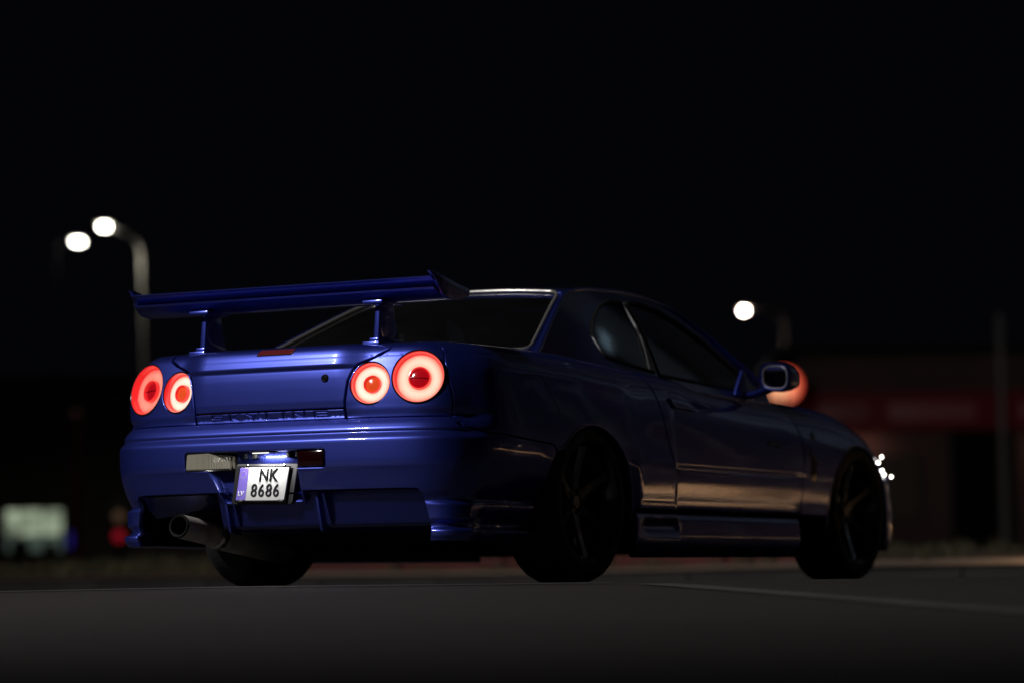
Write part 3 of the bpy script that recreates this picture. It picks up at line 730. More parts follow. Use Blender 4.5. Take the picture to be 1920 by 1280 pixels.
def deck_rear():
    us = np.linspace(0, u_y(-.80), 30); vs, fs = [], []
    for u in us:
        p = WR(np.array([u]), np.array([.93]))[0]; vs += [(p[0], p[1], p[2]), (-p[0], p[1], p[2]), (p[0] * .8, -.6, .906), (-p[0] * .8, -.6, .906)]
    for i in range(len(us) - 1):
        for a, b in ((0, 2), (3, 1)): fs.append((4 * i + a, 4 * i + b, 4 * i + 4 + b, 4 * i + 4 + a))
    link('deck', vs, fs, BP, car)
deck_rear()

# ---- cabin: side graph x = f(y, z) and roof / glass between the rails
def sx(z): return .749 - .745 * (z - .87)
def unside(px, py):
    x = .7
    for _ in range(30): p = on(px, py, 'x', x); x = sx(p.z)
    return (p.y, p.z)
def CG(sign, off=0.0):
    def f(u, v):
        u = np.asarray(u, float); v = np.asarray(v, float)
        bow = -.05 * np.clip((u - .9) / .9, -1.2, 1.2) ** 2 * 0.3
        return np.stack([sign * (sx(v) + bow + off), u, v], -1)
    def c(u, v):
        e = .002; p = f(u, v); n = np.cross(f(u + e, v) - f(u - e, v), f(u, v + e) - f(u, v - e)) * (1 if sign > 0 else -1)
        n /= np.linalg.norm(n, axis=-1)[..., None] + 1e-12
        return p, n
    return c
RAIL = [(-.36, .855), (-.23, .905), (-.14, .945), (.05, 1.035), (.24, 1.125), (.36, 1.178), (.45, 1.209), (.58, 1.229), (.72, 1.239), (.9, 1.246), (1.07, 1.245), (1.25, 1.227), (1.41, 1.196), (1.61, 1.087), (1.77, .95), (1.87, .855)]
RC = [(p.x, p.y) for p in catmull([(a + .03, b, 0) for a, b in RAIL], 8)]
def rail_between(y0, y1): return [p for p in RC if y0 <= p[0] <= y1]
QW = round_poly([(a + .03, b) for a, b in [(.372, .925), (.388, 1.012), (.48, 1.080), (.645, 1.157), (.78, 1.194), (.915, 1.198), (.885, 1.08), (.825, .975), (.752, .878)]], [.03, 0, 0, .0, .03, .02, 0, 0, .015])
DW = round_poly([(a + .03, b) for a, b in [(.785, .868), (.860, .975), (.915, 1.08), (.945, 1.198), (1.08, 1.208), (1.22, 1.190), (1.36, 1.148), (1.54, 1.050), (1.70, .918), (1.74, .83)]], [.01, 0, 0, .02, 0, 0, 0, 0, 0, .02])
belt = [(1.84, .79), (1.3, .80), (.9, .81), (.5, .82), (.1, .835), (-.2, .845), (-.36, .85)]
rail_poly = RC
outer = list(RC) + belt
gh = np.arange(-.5, 1.8, .02)
for sg in (1, -1):
    pil = panel('cabin_pillar', CG(sg), outer, BP, car, gh, np.arange(.78, 1.25, .02), .018, holes=[QW, DW], hole_deep=.03, bev=.006, hole_bev=.003, deep=.03, flip=(sg < 0))
    panel('quarter_window', CG(sg, -.006), [tuple(q) for q in QW], MT['sideglass'], car, gh, np.arange(.8, 1.25, .03), .03, gap=.001, bev=.002, deep=.004, flip=(sg < 0))
    panel('door_window', CG(sg, -.008), [tuple(q) for q in DW], MT['sideglass'], car, gh, np.arange(.8, 1.25, .03), .03, gap=.001, bev=.002, deep=.004, flip=(sg < 0))
    for nm, loop in (('window_seal', QW), ('window_seal', DW)):
        tube(nm, [tuple(CG(sg, .0)(np.array([a]), np.array([b]))[0][0]) for a, b in densify(loop, .012)], .0085, MT['black'], pil, 6, True)
    br = [unside(1168, 569), unside(1189, 608), unside(1205, 647), unside(1217, 696)]
    tube('bright_strip', [tuple(CG(sg, .004)(np.array([a]), np.array([b]))[0][0]) for a, b in [(p.x, p.y) for p in catmull([(a, b, 0) for a, b in br], 6)]], .0028, MT['striptrim'], pil, 6)
def rail3(y0, y1, n):
    ys = np.array([p[0] for p in RC]); zs = np.array([p[1] for p in RC]); q = np.linspace(y0, y1, n)
    return [(float(sx(np.interp(y, ys, zs))), y, float(np.interp(y, ys, zs))) for y in q]
def CR(bowf, cr, dz=0.0):
    ys = np.array([p[0] for p in RC]); zs = np.array([p[1] for p in RC])
    def f(u, v):
        u = np.asarray(u, float); v = np.asarray(v, float)
        z = np.interp(v, ys, zs); xr = sx(z); b = bowf(v)
        k = 1 - np.abs(u) ** 2.4
        return np.stack([u * xr, v + b * k, z + cr(v) * k + dz], -1)
    def c(u, v):
        e = .004; p = f(u, v); n = np.cross(f(u + e, v) - f(u - e, v), f(u, v + e) - f(u, v - e)); n /= np.linalg.norm(n, axis=-1)[..., None] + 1e-12
        return p, n
    return c
bow = lambda v: np.interp(v, [-.3, .45, 1.25, 1.85], [-.12, -.05, .08, .20])
crw = lambda v: np.interp(v, [-.3, .45, .8, 1.25, 1.85], [.006, .022, .026, .022, .015])
ut = np.linspace(-1, 1, 41)
panel('roof', CR(bow, crw), [(-1, .48), (1, .48), (1, .8), (1, 1.28), (-1, 1.28), (-1, .8)], BP, car, ut, np.arange(.48, 1.29, .03), .05, gap=.0, bev=.006, deep=.03)
RG = round_poly([(-.945, -.165), (.945, -.165), (.950, .465), (-.950, .465)], [.06, .06, .10, .10])
panel('rear_window', CR(bow, crw, -.006), RG, MT['rearglass'], car, ut, np.arange(-.2, .5, .03), .05, gap=0, bev=.004, deep=.006)
# body flange between the glass and the rails
flange = []
for k_ in (1, -1):
    panel('window_flange', CR(bow, crw, .0), [(k_ * .950, -.28), (k_ * 1.0, -.28), (k_ * 1.0, .48), (k_ * .955, .48)], BP, car, np.sign(k_) * np.arange(.9, 1.0, .02), np.arange(-.3, .47, .03), .03, gap=0, bev=.003, deep=.02)
panel('window_flange', CR(bow, crw, .0), [(-.955, .470), (.955, .470), (.955, .482), (-.955, .482)], BP, car, ut, np.array([.476]), .03, gap=0, bev=.002, deep=.02)
P_, N_ = CR(bow, crw, .002)(*np.array(densify(RG, .05)).T)
tube('rear_window_trim', [tuple(p) for p in P_], .0075, MT['trim'], car, 8, True)
WS = round_poly([(-.96, 1.305), (.96, 1.305), (.96, 1.83), (-.96, 1.83)], .06)
panel('windscreen', CR(bow, crw, -.006), WS, MT['windscreen'], car, ut, np.arange(1.25, 1.85, .03), .05, gap=0, bev=.004, deep=.006)
for k_ in (1, -1):
    tube('rail_trim', [(k_ * (p[0] - .004), p[1], p[2] + .001) for p in rail3(-.31, 1.87, 70)], .009, BP, car, 8)

# ---- core that closes the body behind the skins
def core():
    bm = bmesh.new()
    for c, s in (((0, 1.35, .46), (1.06, 3.4, .58)), ((0, -.62, .55), (1.34, .46, .54)), ((0, 1.25, .42), (1.60, 1.60, .58)), ((0, 3.10, .34), (1.2, .3, .32)), ((0, .0, .755), (1.40, 1.1, .10)), ((0, 2.5, .58), (1.40, .7, .08))):
        add_box(bm, c, s, 0)
    return bm_link('chassis', bm, MT['dark'], car, False)
core()

# ---- cabin furniture
def seat(x, y):
    s = prism('seat', round_poly([(y - .02, .80), (y - .16, 1.02), (y - .11, 1.04), (y + .10, .80)], .03), 'x', x - .22, x + .22, MT['cabin'], car, .02)
    prism('headrest', round_poly([(y - .20, 1.05), (y - .21, 1.15), (y - .12, 1.16), (y - .10, 1.05)], .03), 'x', x - .12, x + .12, MT['cabin'], s, .02)
seat(.36, .84); seat(-.36, .84)
prism('dashboard', round_poly([(1.40, .74), (1.46, .80), (1.70, .835), (1.80, .74)], .03), 'x', -.70, .70, MT['cabin'], car, .02)
sw = on(1266, 712, 'x', .40)
Fs = frame_to((sw.x, sw.y, sw.z - .10), (0, -.9, .42))
tube('steering_wheel', [Fs @ Vector((.175 * math.cos(a), .175 * math.sin(a), 0)) for a in np.linspace(0, 2 * math.pi, 40)[:-1]], .015, mat('wheel_leather', (.22, .21, .20), .45), car, 10, True)
prism('rear_shelf', [(-.42, .86), (-.42, .885), (.10, .88), (.10, .86)], 'x', -.66, .66, MT['cabin'], car, .004)

# ---- door mirrors
def mirror(sg):
    c = Vector((sg * .978, 1.50, .886))
    # housing lofted front to back: rounded-square rim facing rear
    def ring(y, sx_, sz_, dx=0, dz=0, n=40, p=3.2):
        out = []
        for i in range(n):
            a = 2 * math.pi * i / n; ca, sa = math.cos(a), math.sin(a)
            r = 1 / (abs(ca) ** p + abs(sa) ** p) ** (1 / p)
            xx = ca * r * sx_; zz = sa * r * sz_
            out.append(Vector((c.x + sg * (xx + dx), c.y + y + (.0 if True else 0), c.z + zz + dz - sg * 0 + .06 * xx * -1)))
        return out
    rows = [ring(-.020, .058, .049), ring(-.030, .062, .053), ring(-.036, .067, .058), ring(-.030, .071, .062), ring(.0, .073, .064, .002), ring(.05, .068, .058, .004), ring(.09, .060, .044, .006, -.004), ring(.115, .03, .022, .008, -.006)]
    vs = [v for r_ in rows for v in r_]; n = 40; fs = []
    for i in range(len(rows) - 1):
        for j in range(n):
            j2 = (j + 1) % n; fs.append((i * n + j, i * n + j2, (i + 1) * n + j2, (i + 1) * n + j))
    fs.append(tuple((len(rows) - 1) * n + j for j in range(n)))
    if sg > 0: fs = [tuple(reversed(f)) for f in fs]
    h = link('door_mirror', vs, fs, BP, car, True, 60)
    g = [Vector((p.x, p.y + .12 * (p.x - c.x) * sg + .006, p.z)) for p in ring(-.020, .0575, .0485)]; link('mirror_glass', g, [tuple(range(n)) if sg < 0 else tuple(range(n - 1, -1, -1))], MT['blade'], h, False)
    tube('glass_rim', ring(-.022, .0575, .0485), .003, MT['trim'], h, 6, True)
    arm = [(sg * .78, 1.58, .815), (sg * .86, 1.55, .822), (sg * .92, 1.53, .836), (sg * .96, 1.52, .85)]
    tube('mirror_arm', catmull(arm, 5), [.030] * 16, BP, h, 10, flat=.55)
    prism('mirror_foot', round_poly([(1.46, .815), (1.66, .80), (1.63, .85), (1.56, .93), (1.545, .93)], .012), 'x', sg * .780, sg * .792, BP, h, .004)
mirror(1); mirror(-1)

# ---- wing
wing = empty('rear_wing', (0, 0, 0)); wing.parent = car
def airfoil(name, pts, x0, x1, bend=0.0):
    pr = [(p.x, p.y) for p in catmull([(a, b, 0) for a, b in pts], 4, True)]
    xs = np.linspace(x0, x1, 25); vs, fs = [], []; k = len(pr)
    for x in xs:
        for a, b in pr: vs.append((x, a, b - bend * x * x))
    for i in range(len(xs) - 1):
        for j in range(k):
            j2 = (j + 1) % k; fs.append((i * k + j, i * k + j2, (i + 1) * k + j2, (i + 1) * k + j))
    fs.append(tuple(range(k))[::-1]); fs.append(tuple((len(xs) - 1) * k + j for j in range(k)))
    bm = bmesh.new(); vv = [bm.verts.new(v) for v in vs]
    for f in fs: bm.faces.new([vv[q] for q in f])
    bmesh.ops.recalc_face_normals(bm, faces=bm.faces)
    return bm_link(name, bm, BP, wing, True, 50)
airfoil('wing_flap', [(-.968, 1.1535), (-.972, 1.1505), (-.966, 1.146), (-.94, 1.130), (-.905, 1.118), (-.88, 1.116), (-.872, 1.121), (-.89, 1.128), (-.93, 1.142)], -.695, .695)
airfoil('wing_blade', [(-.945, 1.114), (-.949, 1.110), (-.943, 1.104), (-.91, 1.088), (-.86, 1.0765), (-.80, 1.073), (-.74, 1.078), (-.708, 1.090), (-.705, 1.100), (-.73, 1.108), (-.80, 1.109), (-.88, 1.108)], -.695, .695)
EP = [(-.985, 1.172), (-.960, 1.175), (-.88, 1.158), (-.78, 1.136), (-.712, 1.126), (-.698, 1.116), (-.708, 1.094), (-.743, 1.083), (-.80, 1.073), (-.84, 1.071), (-.885, 1.078), (-.910, 1.092), (-.935, 1.125), (-.962, 1.155)]
for sg in (1, -1):
    ep = prism('end_plate', EP, 'x', sg * .690, sg * .706, BP, wing, .003)
    for v in ep.data.vertices: v.co.x -= sg * (v.co.z - 1.12) * .10
    for by, bz in ((-.90, 1.138), (-.87, 1.120), (-.87, 1.100), (-.83, 1.095), (-.78, 1.096)):
        lathe('bolt', [(0, .004), (.004, .003), (.005, 0)], 8, MT['darksteel'], ep, frame_to((sg * .7065, by, bz), (sg, 0, 0), (0, 1, 0)))
    x = sg * .403
    stt = prism('strut', [(-.900, .918), (-.885, 1.06), (-.90, 1.080), (-.78, 1.080), (-.775, 1.03), (-.735, .918)], 'x', x - .011, x + .011, BP, wing, .004)
    prism('strut_foot', [(x - .040, -.935), (x + .035, -.935), (x + .035, -.70), (x - .040, -.70)], 'z', .905, .922, BP, wing, .004)
    prism('strut_foot', [(x - .022, -.915), (x + .022, -.915), (x + .022, -.72), (x - .022, -.72)], 'z', .922, .938, BP, wing, .006)
    prism('strut_bracket', [(x - .045, -.925), (x + .045, -.925), (x + .045, -.77), (x - .045, -.77)], 'z', 1.066, 1.080, BP, wing, .004)

# ---- exhaust
ex = empty('exhaust', (0, 0, 0)); ex.parent = car
d0 = Vector((-.42, -1.04, .236)); d1 = Vector((-.42, -.30, .140)); ax = (d1 - d0).normalized()
F = frame_to(d0, ax)
tp_ = lathe('tailpipe', [(.0465, .006), (.047, .010), (.047, .235)], 40, MT['cansteel'], ex, F)
lathe('tail_lip', [(.036, .14), (.037, 0), (.043, -.004), (.0468, .006)], 40, MT['dark'], tp_, F)
lathe('muffler_cap', [(.044, .232), (.047, .240), (.058, .246), (.060, .252), (.060, .268), (.054, .270)], 40, MT['steel'], ex, F)
lathe('muffler_can', [(.050, .262), (.0545, .270), (.0545, .735), (.050, .745), (.0, .75)], 40, MT['cansteel'], ex, F)

# ---- wheels
def tyre_prof(r, w, rr):
    h = w / 2
    return [(rr, -h * .86), (rr + .012, -h * .97), (rr + .045, -h * 1.0), (r - .030, -h * .965), (r - .010, -h * .88), (r - .002, -h * .76), (r, -h * .5), (r, h * .5), (r - .002, h * .76), (r - .010, h * .88), (r - .030, h * .965), (r - .0295, h * .97), (rr + .045, h * 1.0), (rr + .018, h * .985), (rr + .012, h * .97), (rr, h * .86)]
def wheel(x, y, sg):
    w = empty('wheel', (x, y, .32)); w.parent = car
    wd = .25
    Fz = frame_to((0, 0, 0), (sg, 0, 0), (0, 1, 0))       # +Z outward
    t = lathe('tyre', tyre_prof(.32, wd, .232), 96, MT['rubber'], w, Fz, angle=50)
    vs, fs = [], []                                        # grooves: raised tread blocks as a band of ribs
    bm = bmesh.new()
    for rx in (-.072, -.036, 0, .036, .072):
        for k in range(60):
            a = 2 * math.pi * k / 60 + (.02 if rx else 0)
            m3 = Matrix.Rotation(a, 3, 'X'); q = m3 @ Vector((0, 0, .3195))
            add_box(bm, q + Vector((rx * sg, 0, 0)), (.029, .027, .0034), 0, m3)
    bm_link('tread_block', bm, MT['rubber'], t, False)['kind'] = 'stuff'
    rim = lathe('rim', [(.228, .108), (.240, .118), (.243, .113), (.240, .104), (.228, .098), (.222, .07), (.218, -.02), (.222, -.10), (.238, -.112), (.234, -.118), (.212, -.09), (.206, -.02), (.212, .06), (.222, .1)], 80, MT['rim'], w, Fz, closed=True)
    for k in range(6):
        a = k * math.pi / 3 + R(30)
        bm = bmesh.new()
        # spoke: tapering beam from hub out to barrel
        prof = [(.040, .030, .052, .030), (.09, .024, .060, .030), (.15, .021, .075, .028), (.195, .023, .090, .026), (.222, .030, .096, .030)]
        rings = []
        for r_, hw, zt, th in prof:
            rings.append([bm.verts.new((r_, s1 * hw * kk, z_)) for s1, kk, z_ in ((-1, 1, zt - .012), (-1, .72, zt), (1, .72, zt), (1, 1, zt - .012), (1, .8, zt - th), (-1, .8, zt - th))])
        for i in range(len(rings) - 1):
            for j in range(6):
                j2 = (j + 1) % 6; bm.faces.new((rings[i][j], rings[i + 1][j], rings[i + 1][j2], rings[i][j2]))
        bm.faces.new(rings[0][::-1]); bm.faces.new(rings[-1])
        bmesh.ops.recalc_face_normals(bm, faces=bm.faces)
        bmesh.ops.transform(bm, matrix=Fz @ Matrix.Rotation(a, 4, 'Z'), verts=bm.verts)
        bm_link('spoke', bm, MT['rim'], w, True, 30)
    hub = lathe('hub', [(.0, .058), (.026, .058), (.030, .054), (.032, .046), (.062, .044), (.070, .036), (.072, .0)], 40, MT['rim'], w, Fz)
    for k in range(5):
        a = 2 * math.pi * k / 5
        lathe('wheel_nut', [(0, .018), (.007, .018), (.010, .012), (.010, 0)], 6, MT['darksteel'], hub, Fz @ Matrix.Translation((.048 * math.cos(a), .048 * math.sin(a), .043)))
    lathe('brake_disc', [(.06, -.01), (.165, -.01), (.165, -.034), (.06, -.034)], 48, MT['darksteel'], w, Fz, True)
    box('brake_caliper', (-.01 * sg, -.12 if y < 1 else .12, .02), (.07, .07, .16), MT['darksteel'], w, .012)
    return w
for x, y, sg in ((.724, 0, 1), (.728, 2.665, 1), (-.724, 0, -1), (-.728, 2.665, -1)): wheel(x, y, sg)
for yc, rr in ((0, .362), (2.655, .355)):                 # arch liners
    for sg in (1, -1):
        vs, fs = [], []
        pts = arch(yc, .262 if yc == 0 else .275, rr + .012, 190, -10, 28)
        for a, b in pts: vs += [(sg * .80, a, b), (sg * .54, a, b)]
        for i in range(len(pts) - 1): fs.append((2 * i, 2 * i + 1, 2 * i + 3, 2 * i + 2))
        link('arch_liner', vs, fs, MT['dark'], car)

# ------------------------------------------------------------------ ground and verge
fxy = np.array([fw[0], fw[1]]); fxy /= np.linalg.norm(fxy); rxy = np.array([fxy[1], -fxy[0]])
def zground(x, y):
    dx, dy = x - CAM[0], y - CAM[1]; d = dx * fxy[0] + dy * fxy[1]; l = dx * rxy[0] + dy * rxy[1]
    # crest just behind the car; the road falls away toward the camera
    k = 12.2; s = k - d; soft = .5 * (s + np.sqrt(s * s + .16))
    soft = np.minimum(soft, 14 + (soft - 14) * .1) if np.isscalar(soft) else np.where(soft > 14, 14 + (soft - 14) * .1, soft)
    z = -.030 * (soft - .03) - .012 * np.clip((-l - 1.1) / 1.4, 0, 1.5)
    return z
def grid_obj(name, xs, ys, zf, m, kind='structure', parent=None):
    X, Y = np.meshgrid(xs, ys); Z = zf(X, Y); nx = len(xs)
    vs = np.stack([X.ravel(), Y.ravel(), Z.ravel()], 1); fs = []
    for j in range(len(ys) - 1):
        for i in range(nx - 1): fs.append((j * nx + i, j * nx + i + 1, (j + 1) * nx + i + 1, (j + 1) * nx + i))
    o = link(name, vs, fs, m, parent, True); o['kind'] = kind
    return o
def asphalt():
    m = mat('asphalt', (.055, .053, .050), 0.78, spec=.35)
    n, l = nt(m); b = n['Principled BSDF']; tc = n.new('ShaderNodeTexCoord')
    def noise(sc, det, lo, hi, a, bb):
        t = n.new('ShaderNodeTexNoise'); t.inputs['Scale'].default_value = sc; t.inputs['Detail'].default_value = det; l.new(tc.outputs['Object'], t.inputs['Vector'])
        r = n.new('ShaderNodeMapRange'); r.inputs[1].default_value = lo; r.inputs[2].default_value = hi; r.inputs[3].default_value = a; r.inputs[4].default_value = bb; l.new(t.outputs['Fac'], r.inputs[0]); return r, t
    r1, _ = noise(.35, 5, .35, .7, .75, 1.2); r2, _ = noise(48, 5, .3, .7, .35, 1.9)
    mu = n.new('ShaderNodeMath'); mu.operation = 'MULTIPLY'; l.new(r1.outputs[0], mu.inputs[0]); l.new(r2.outputs[0], mu.inputs[1])
    vm = n.new('ShaderNodeVectorMath'); vm.operation = 'SCALE'; vm.inputs[0].default_value = (.0145, .0122, .0104); l.new(mu.outputs[0], vm.inputs['Scale']); l.new(vm.outputs[0], b.inputs['Base Color'])
    v = n.new('ShaderNodeTexVoronoi'); v.inputs['Scale'].default_value = 110; l.new(tc.outputs['Object'], v.inputs['Vector'])
    bp = n.new('ShaderNodeBump'); bp.inputs['Strength'].default_value = .7; bp.inputs['Distance'].default_value = .006; l.new(v.outputs['Distance'], bp.inputs['Height']); l.new(bp.outputs[0], b.inputs['Normal'])
    return m
MT['asphalt'] = asphalt()
xs = np.concatenate([np.arange(-400, -30, 30), np.arange(-30, -8, 2), np.arange(-8, 9, .12), np.arange(9, 30, 2), np.arange(30, 401, 30)])
YK = 8.6                          # the kerb line ahead of the car
ys = np.concatenate([np.arange(-60, -14, 4), np.arange(-14, 5, .12), np.arange(5, YK, .8), [YK + .02]])
grid_obj('road', xs, ys, zground, MT['asphalt'])
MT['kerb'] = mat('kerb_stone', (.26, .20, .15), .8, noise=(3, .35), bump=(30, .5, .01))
MT['earth'] = mat('verge_earth', (.13, .082, .05), .9, noise=(1.2, .5), bump=(6, .8, .05))
MT['paving'] = mat('paving', (.22, .17, .13), .85, noise=(.8, .3))
KX = np.arange(-46, 47, 1.0)
kb = empty('kerb', (0, YK, 0), 'low stone kerb running across behind the blue car', 'kerb')
kz = -.012
MT['kerbshade'] = mat('kerb_shaded', (.022, .020, .018), .85, noise=(3, .35), bump=(30, .5, .01))  # shade on the left stones, put into their colour
KM = None
for i in range(len(KX) - 1):
    if KM is None:
        KD_ = prism('kerb_tmp', round_poly([(0, -.06), (.13, -.06), (.13, .105), (.02, .105)], [.0, .0, .0, .03]), 'x', -.494, .494, MT['kerbshade'], kb, .006); KDARK = KD_.data; KDARK.name = 'kerb_stone_shaded'; bpy.data.objects.remove(KD_)
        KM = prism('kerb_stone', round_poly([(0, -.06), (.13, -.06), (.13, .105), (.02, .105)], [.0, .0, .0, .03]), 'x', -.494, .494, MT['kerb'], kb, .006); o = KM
    else:
        o = KM.copy(); COL.objects.link(o); o.parent = kb
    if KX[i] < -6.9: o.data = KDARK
    o.location = (KX[i] + .5, 0, kz + random.uniform(-.006, .006)); o.rotation_euler = (0, 0, random.uniform(-.004, .004))
def zfar(x, y):
    t = y - YK
    return .095 + np.clip(t, 0, 5) * .036 + np.clip(t - 5, 0, 1e4) * .0085 + .02 * np.sin(x * .9 + y * .3) * np.exp(-((t - 3) / 3) ** 2)
grid_obj('verge', np.arange(-60, 61, .8), np.concatenate([np.arange(YK + .125, YK + 8, .5)]), zfar, MT['earth'])
MT['path'] = mat('path_concrete', (.42, .31, .22), .85, noise=(1.6, .35), bump=(14, .5, .02))
grid_obj('footpath', np.arange(-6.9, 46.1, .8), np.array([YK + .13, YK + .4, YK + .8, YK + 1.25]), lambda x, y: zfar(x, y) + .006 + .0 * x, MT['path'])
grid_obj('forecourt', np.concatenate([np.arange(-400, 401, 20)]), np.array([YK + 7.4, 20, 24, 30, 40, 60, 100, 200, 500.0]), lambda x, y: zfar(x * 0, y) - .02, MT['asphalt'])
# grass on the verge
def grass():
    m = mat('grass', (.080, .072, .034), .8, noise=(.7, .5))
    vs, fs = [], []
    rng = np.random.RandomState(3)
    def tuft(x, y, n, h):
        if x > -3.2 and rng.rand() < .7: return
        z = float(zfar(np.array(x), np.array(y)))
        for _ in range(n):
            a = rng.uniform(0, 6.283); r_ = rng.uniform(0, .09); bx, by = x + r_ * math.cos(a), y + r_ * math.sin(a)
            hh = h * rng.uniform(.5, 1.2); w = .006 + .004 * rng.rand(); lean = rng.uniform(-.5, .5, 2) * hh
            b = rng.uniform(0, 3.14); cx, cy = w * math.cos(b), w * math.sin(b); k = len(vs)
            vs.extend([(bx - cx, by - cy, z - .01), (bx + cx, by + cy, z - .01), (bx + lean[0] * .4 + cx * .6, by + lean[1] * .4 + cy * .6, z + hh * .6), (bx + lean[0] * .4 - cx * .6, by + lean[1] * .4 - cy * .6, z + hh * .6), (bx + lean[0], by + lean[1], z + hh)])
            fs.extend([(k, k + 1, k + 2, k + 3), (k + 3, k + 2, k + 4)])
    for _ in range(2600):
        x = rng.uniform(-14, 24); y = YK + rng.uniform(1.5, 4.6)
        tuft(x, y, 16, rng.uniform(.04, .11))
    for _ in range(260):
        x = rng.uniform(-14, 24); y = YK + rng.uniform(1.0, 1.6)
        tuft(x, y, 14, rng.uniform(.03, .12))
    o = link('grass', vs, fs, m, None, False); tag(o, 'short dry grass along the verge behind the kerb', 'grass', kind='stuff')
grass()
lw = empty('red_spill', (-4.7, 9.95, float(zfar(np.array(-4.7), np.array(9.95)))), 'low red blocks standing in for red light on the verge, glimpsed under the blue car', 'painted light')
MT['redspill'] = mat('red_spill_paint', (.085, .018, .014), .8, noise=(3, .3))  # red light spilling under the car, put into the block colour
for i_ in range(5): box('spill_block', (-1.84 + i_ * .92, 0, .035 + .006 * (i_ % 2)), (.90, .18, .13), MT['redspill'], lw, .02)
# faded painted lines on the road
MT['line'] = mat('faded_paint', (.040, .039, .036), .7, noise=(5, .45))
def marking(p0, p1, w, name):
    a = np.array(p0); b = np.array(p1); n = int(np.linalg.norm(b - a) / .1) + 2; t = (b - a) / np.linalg.norm(b - a); s = np.array([-t[1], t[0]])
    vs, fs = [], []
    for i in range(n):
        c = a + (b - a) * i / (n - 1)
        for k in (-1, -.33, .33, 1):
            q = c + s * w / 2 * k; vs.append((q[0], q[1], float(zground(q[0], q[1])) + .004))
    for i in range(n - 1):
        for j in range(3): fs.append((4 * i + j, 4 * i + j + 1, 4 * i + 5 + j, 4 * i + 4 + j))
    o = link(name, vs, fs, MT['line'], None, True); o['kind'] = 'structure'
def gxy(d, l): return (CAM[0] + fxy[0] * d + rxy[0] * l, CAM[1] + fxy[1] * d + rxy[1] * l)
marking(gxy(12.15, -4.5), gxy(11.9, .35), .10, 'road_marking')
marking(gxy(11.7, .5), gxy(6.4, 1.9), .14, 'road_marking')

# ------------------------------------------------------------------ far things
MT['wall'] = mat('render_wall', (.10, .085, .075), .9, noise=(.5, .3))
MT['brownwall'] = mat('brown_wall', (.16, .10, .085), .9, noise=(.5, .3))
MT['roofing'] = mat('roof_sheet', (.012, .012, .012), .8)
MT['pole'] = mat('galvanised_pole', (.34, .32, .29), .6, .3)
MT['darkpole'] = mat('dark_pole', (.03, .024, .022), .7)
MT['redpole'] = mat('red_pole', (.28, .03, .03), .6)
VD = 62.0
def gz(p): return float(zfar(np.array(0.0), np.array(p.y)))
def lamp_post(top_px, d, arm_px, heads, label, power, color, rad, base_px, group, strength, pm='pole'):
    p = at_dist(*top_px, d); base = at_dist(*base_px, d); bz = gz(p)
    root = empty('street_lamp', (base.x, base.y, bz), label, 'street lamp', group)
    loc = lambda v: Vector(v) - Vector((base.x, base.y, bz))
    apts = [at_dist(a, b, d) for a, b in arm_px]
    path = [loc(Vector((base.x, base.y, bz)))] + [loc(base.lerp(p, .5))] + [loc(p)] + [loc(a) for a in apts]
    path = [path[0], path[0].lerp(path[2], .5)] + catmull(path[2:], 6) if len(path) > 3 else path
    n = len(path)
    tube('pole', path, [rad * (1 - .45 * i / (n - 1)) for i in range(n)], MT[pm], root, 12, up_hint=(rt[0], rt[1], .01))
    for (hx, hy, sw_, sh_) in heads:
        c = loc(at_dist(hx, hy, d)); F = Matrix(((rt[0], fxy[0], 0), (rt[1], fxy[1], 0), (0, 0, 1)))
        h = box('lamp_head', c + Vector((0, 0, .06)), (sw_ + .12, .34, .10), MT['pole'], root, .03, F)
        box('lamp_lens', c - Vector((0, 0, .01)), (sw_, .26, sh_), emis('lamp_glow', color, strength), h, .01, F)
    if power:
        l_ = bpy.data.lights.new('lamp_light', 'SPOT'); l_.energy = power; l_.color = color; l_.spot_size = R(150); l_.spot_blend = .6; l_.shadow_soft_size = .15
        c = at_dist(heads[0][0], heads[0][1], d); o = bpy.data.objects.new('lamp_light', l_); COL.objects.link(o); o.location = loc(Vector((c.x, c.y, c.z - .15))); o.parent = root
    return root
lamp_post((268, 478), 60, [(262, 455), (245, 441), (222, 432), (200, 424)], [(196, 423, .16, .10)], 'tall street lamp with a curved arm reaching left and a bright white head', 210, (1, .97, .82), .065, (283, 1050), 'street lamps', 26)
lamp_post((106, 495), 72, [(107, 470), (112, 456), (126, 451), (146, 450)], [(146, 452, .20, .10)], 'dim-posted street lamp farther off at the far left with a lower bright head', 0, (1, .98, .84), .03, (104, 1050), 'street lamps', 26, 'roofing')
lamp_post((1475, 620), 66, [(1472, 596), (1460, 584), (1430, 580), (1397, 579)], [(1395, 581, .09, .08)], 'warm street lamp with a small round head, above the door mirror', 28, (1, .80, .66), .09, (1484, 1050), 'street lamps', 60, 'darkpole')
# plain mast at far right
b = at_dist(1886, 1050, 57); t = at_dist(1874, 590, 57)
root = empty('mast', (b.x, b.y, gz(b)), 'bare grey mast standing at the far right edge before the shop', 'mast')
tube('pole', [Vector((0, 0, 0)), t - Vector((b.x, b.y, gz(b)))], [.075, .06], MT['pole'], root, 12, up_hint=(1, 0, 0))
lathe('base_plate', [(0, .03), (.16, .03), (.16, 0)], 16, MT['pole'], root)
b = at_dist(146, 1050, 58); t = at_dist(143, 775, 58)
root = empty('red_post', (b.x, b.y, gz(b)), 'slim dark red post at the left between the lit shop window and the car', 'post')
tube('pole', [Vector((0, 0, 0)), t - Vector((b.x, b.y, gz(b)))], [.09, .09], MT['redpole'], root, 12, up_hint=(1, 0, 0))
lathe('post_cap', [(0, .03), (.10, .01), (.10, 0)], 16, MT['redpole'], root, Matrix.Translation(t - Vector((b.x, b.y, gz(b)))))

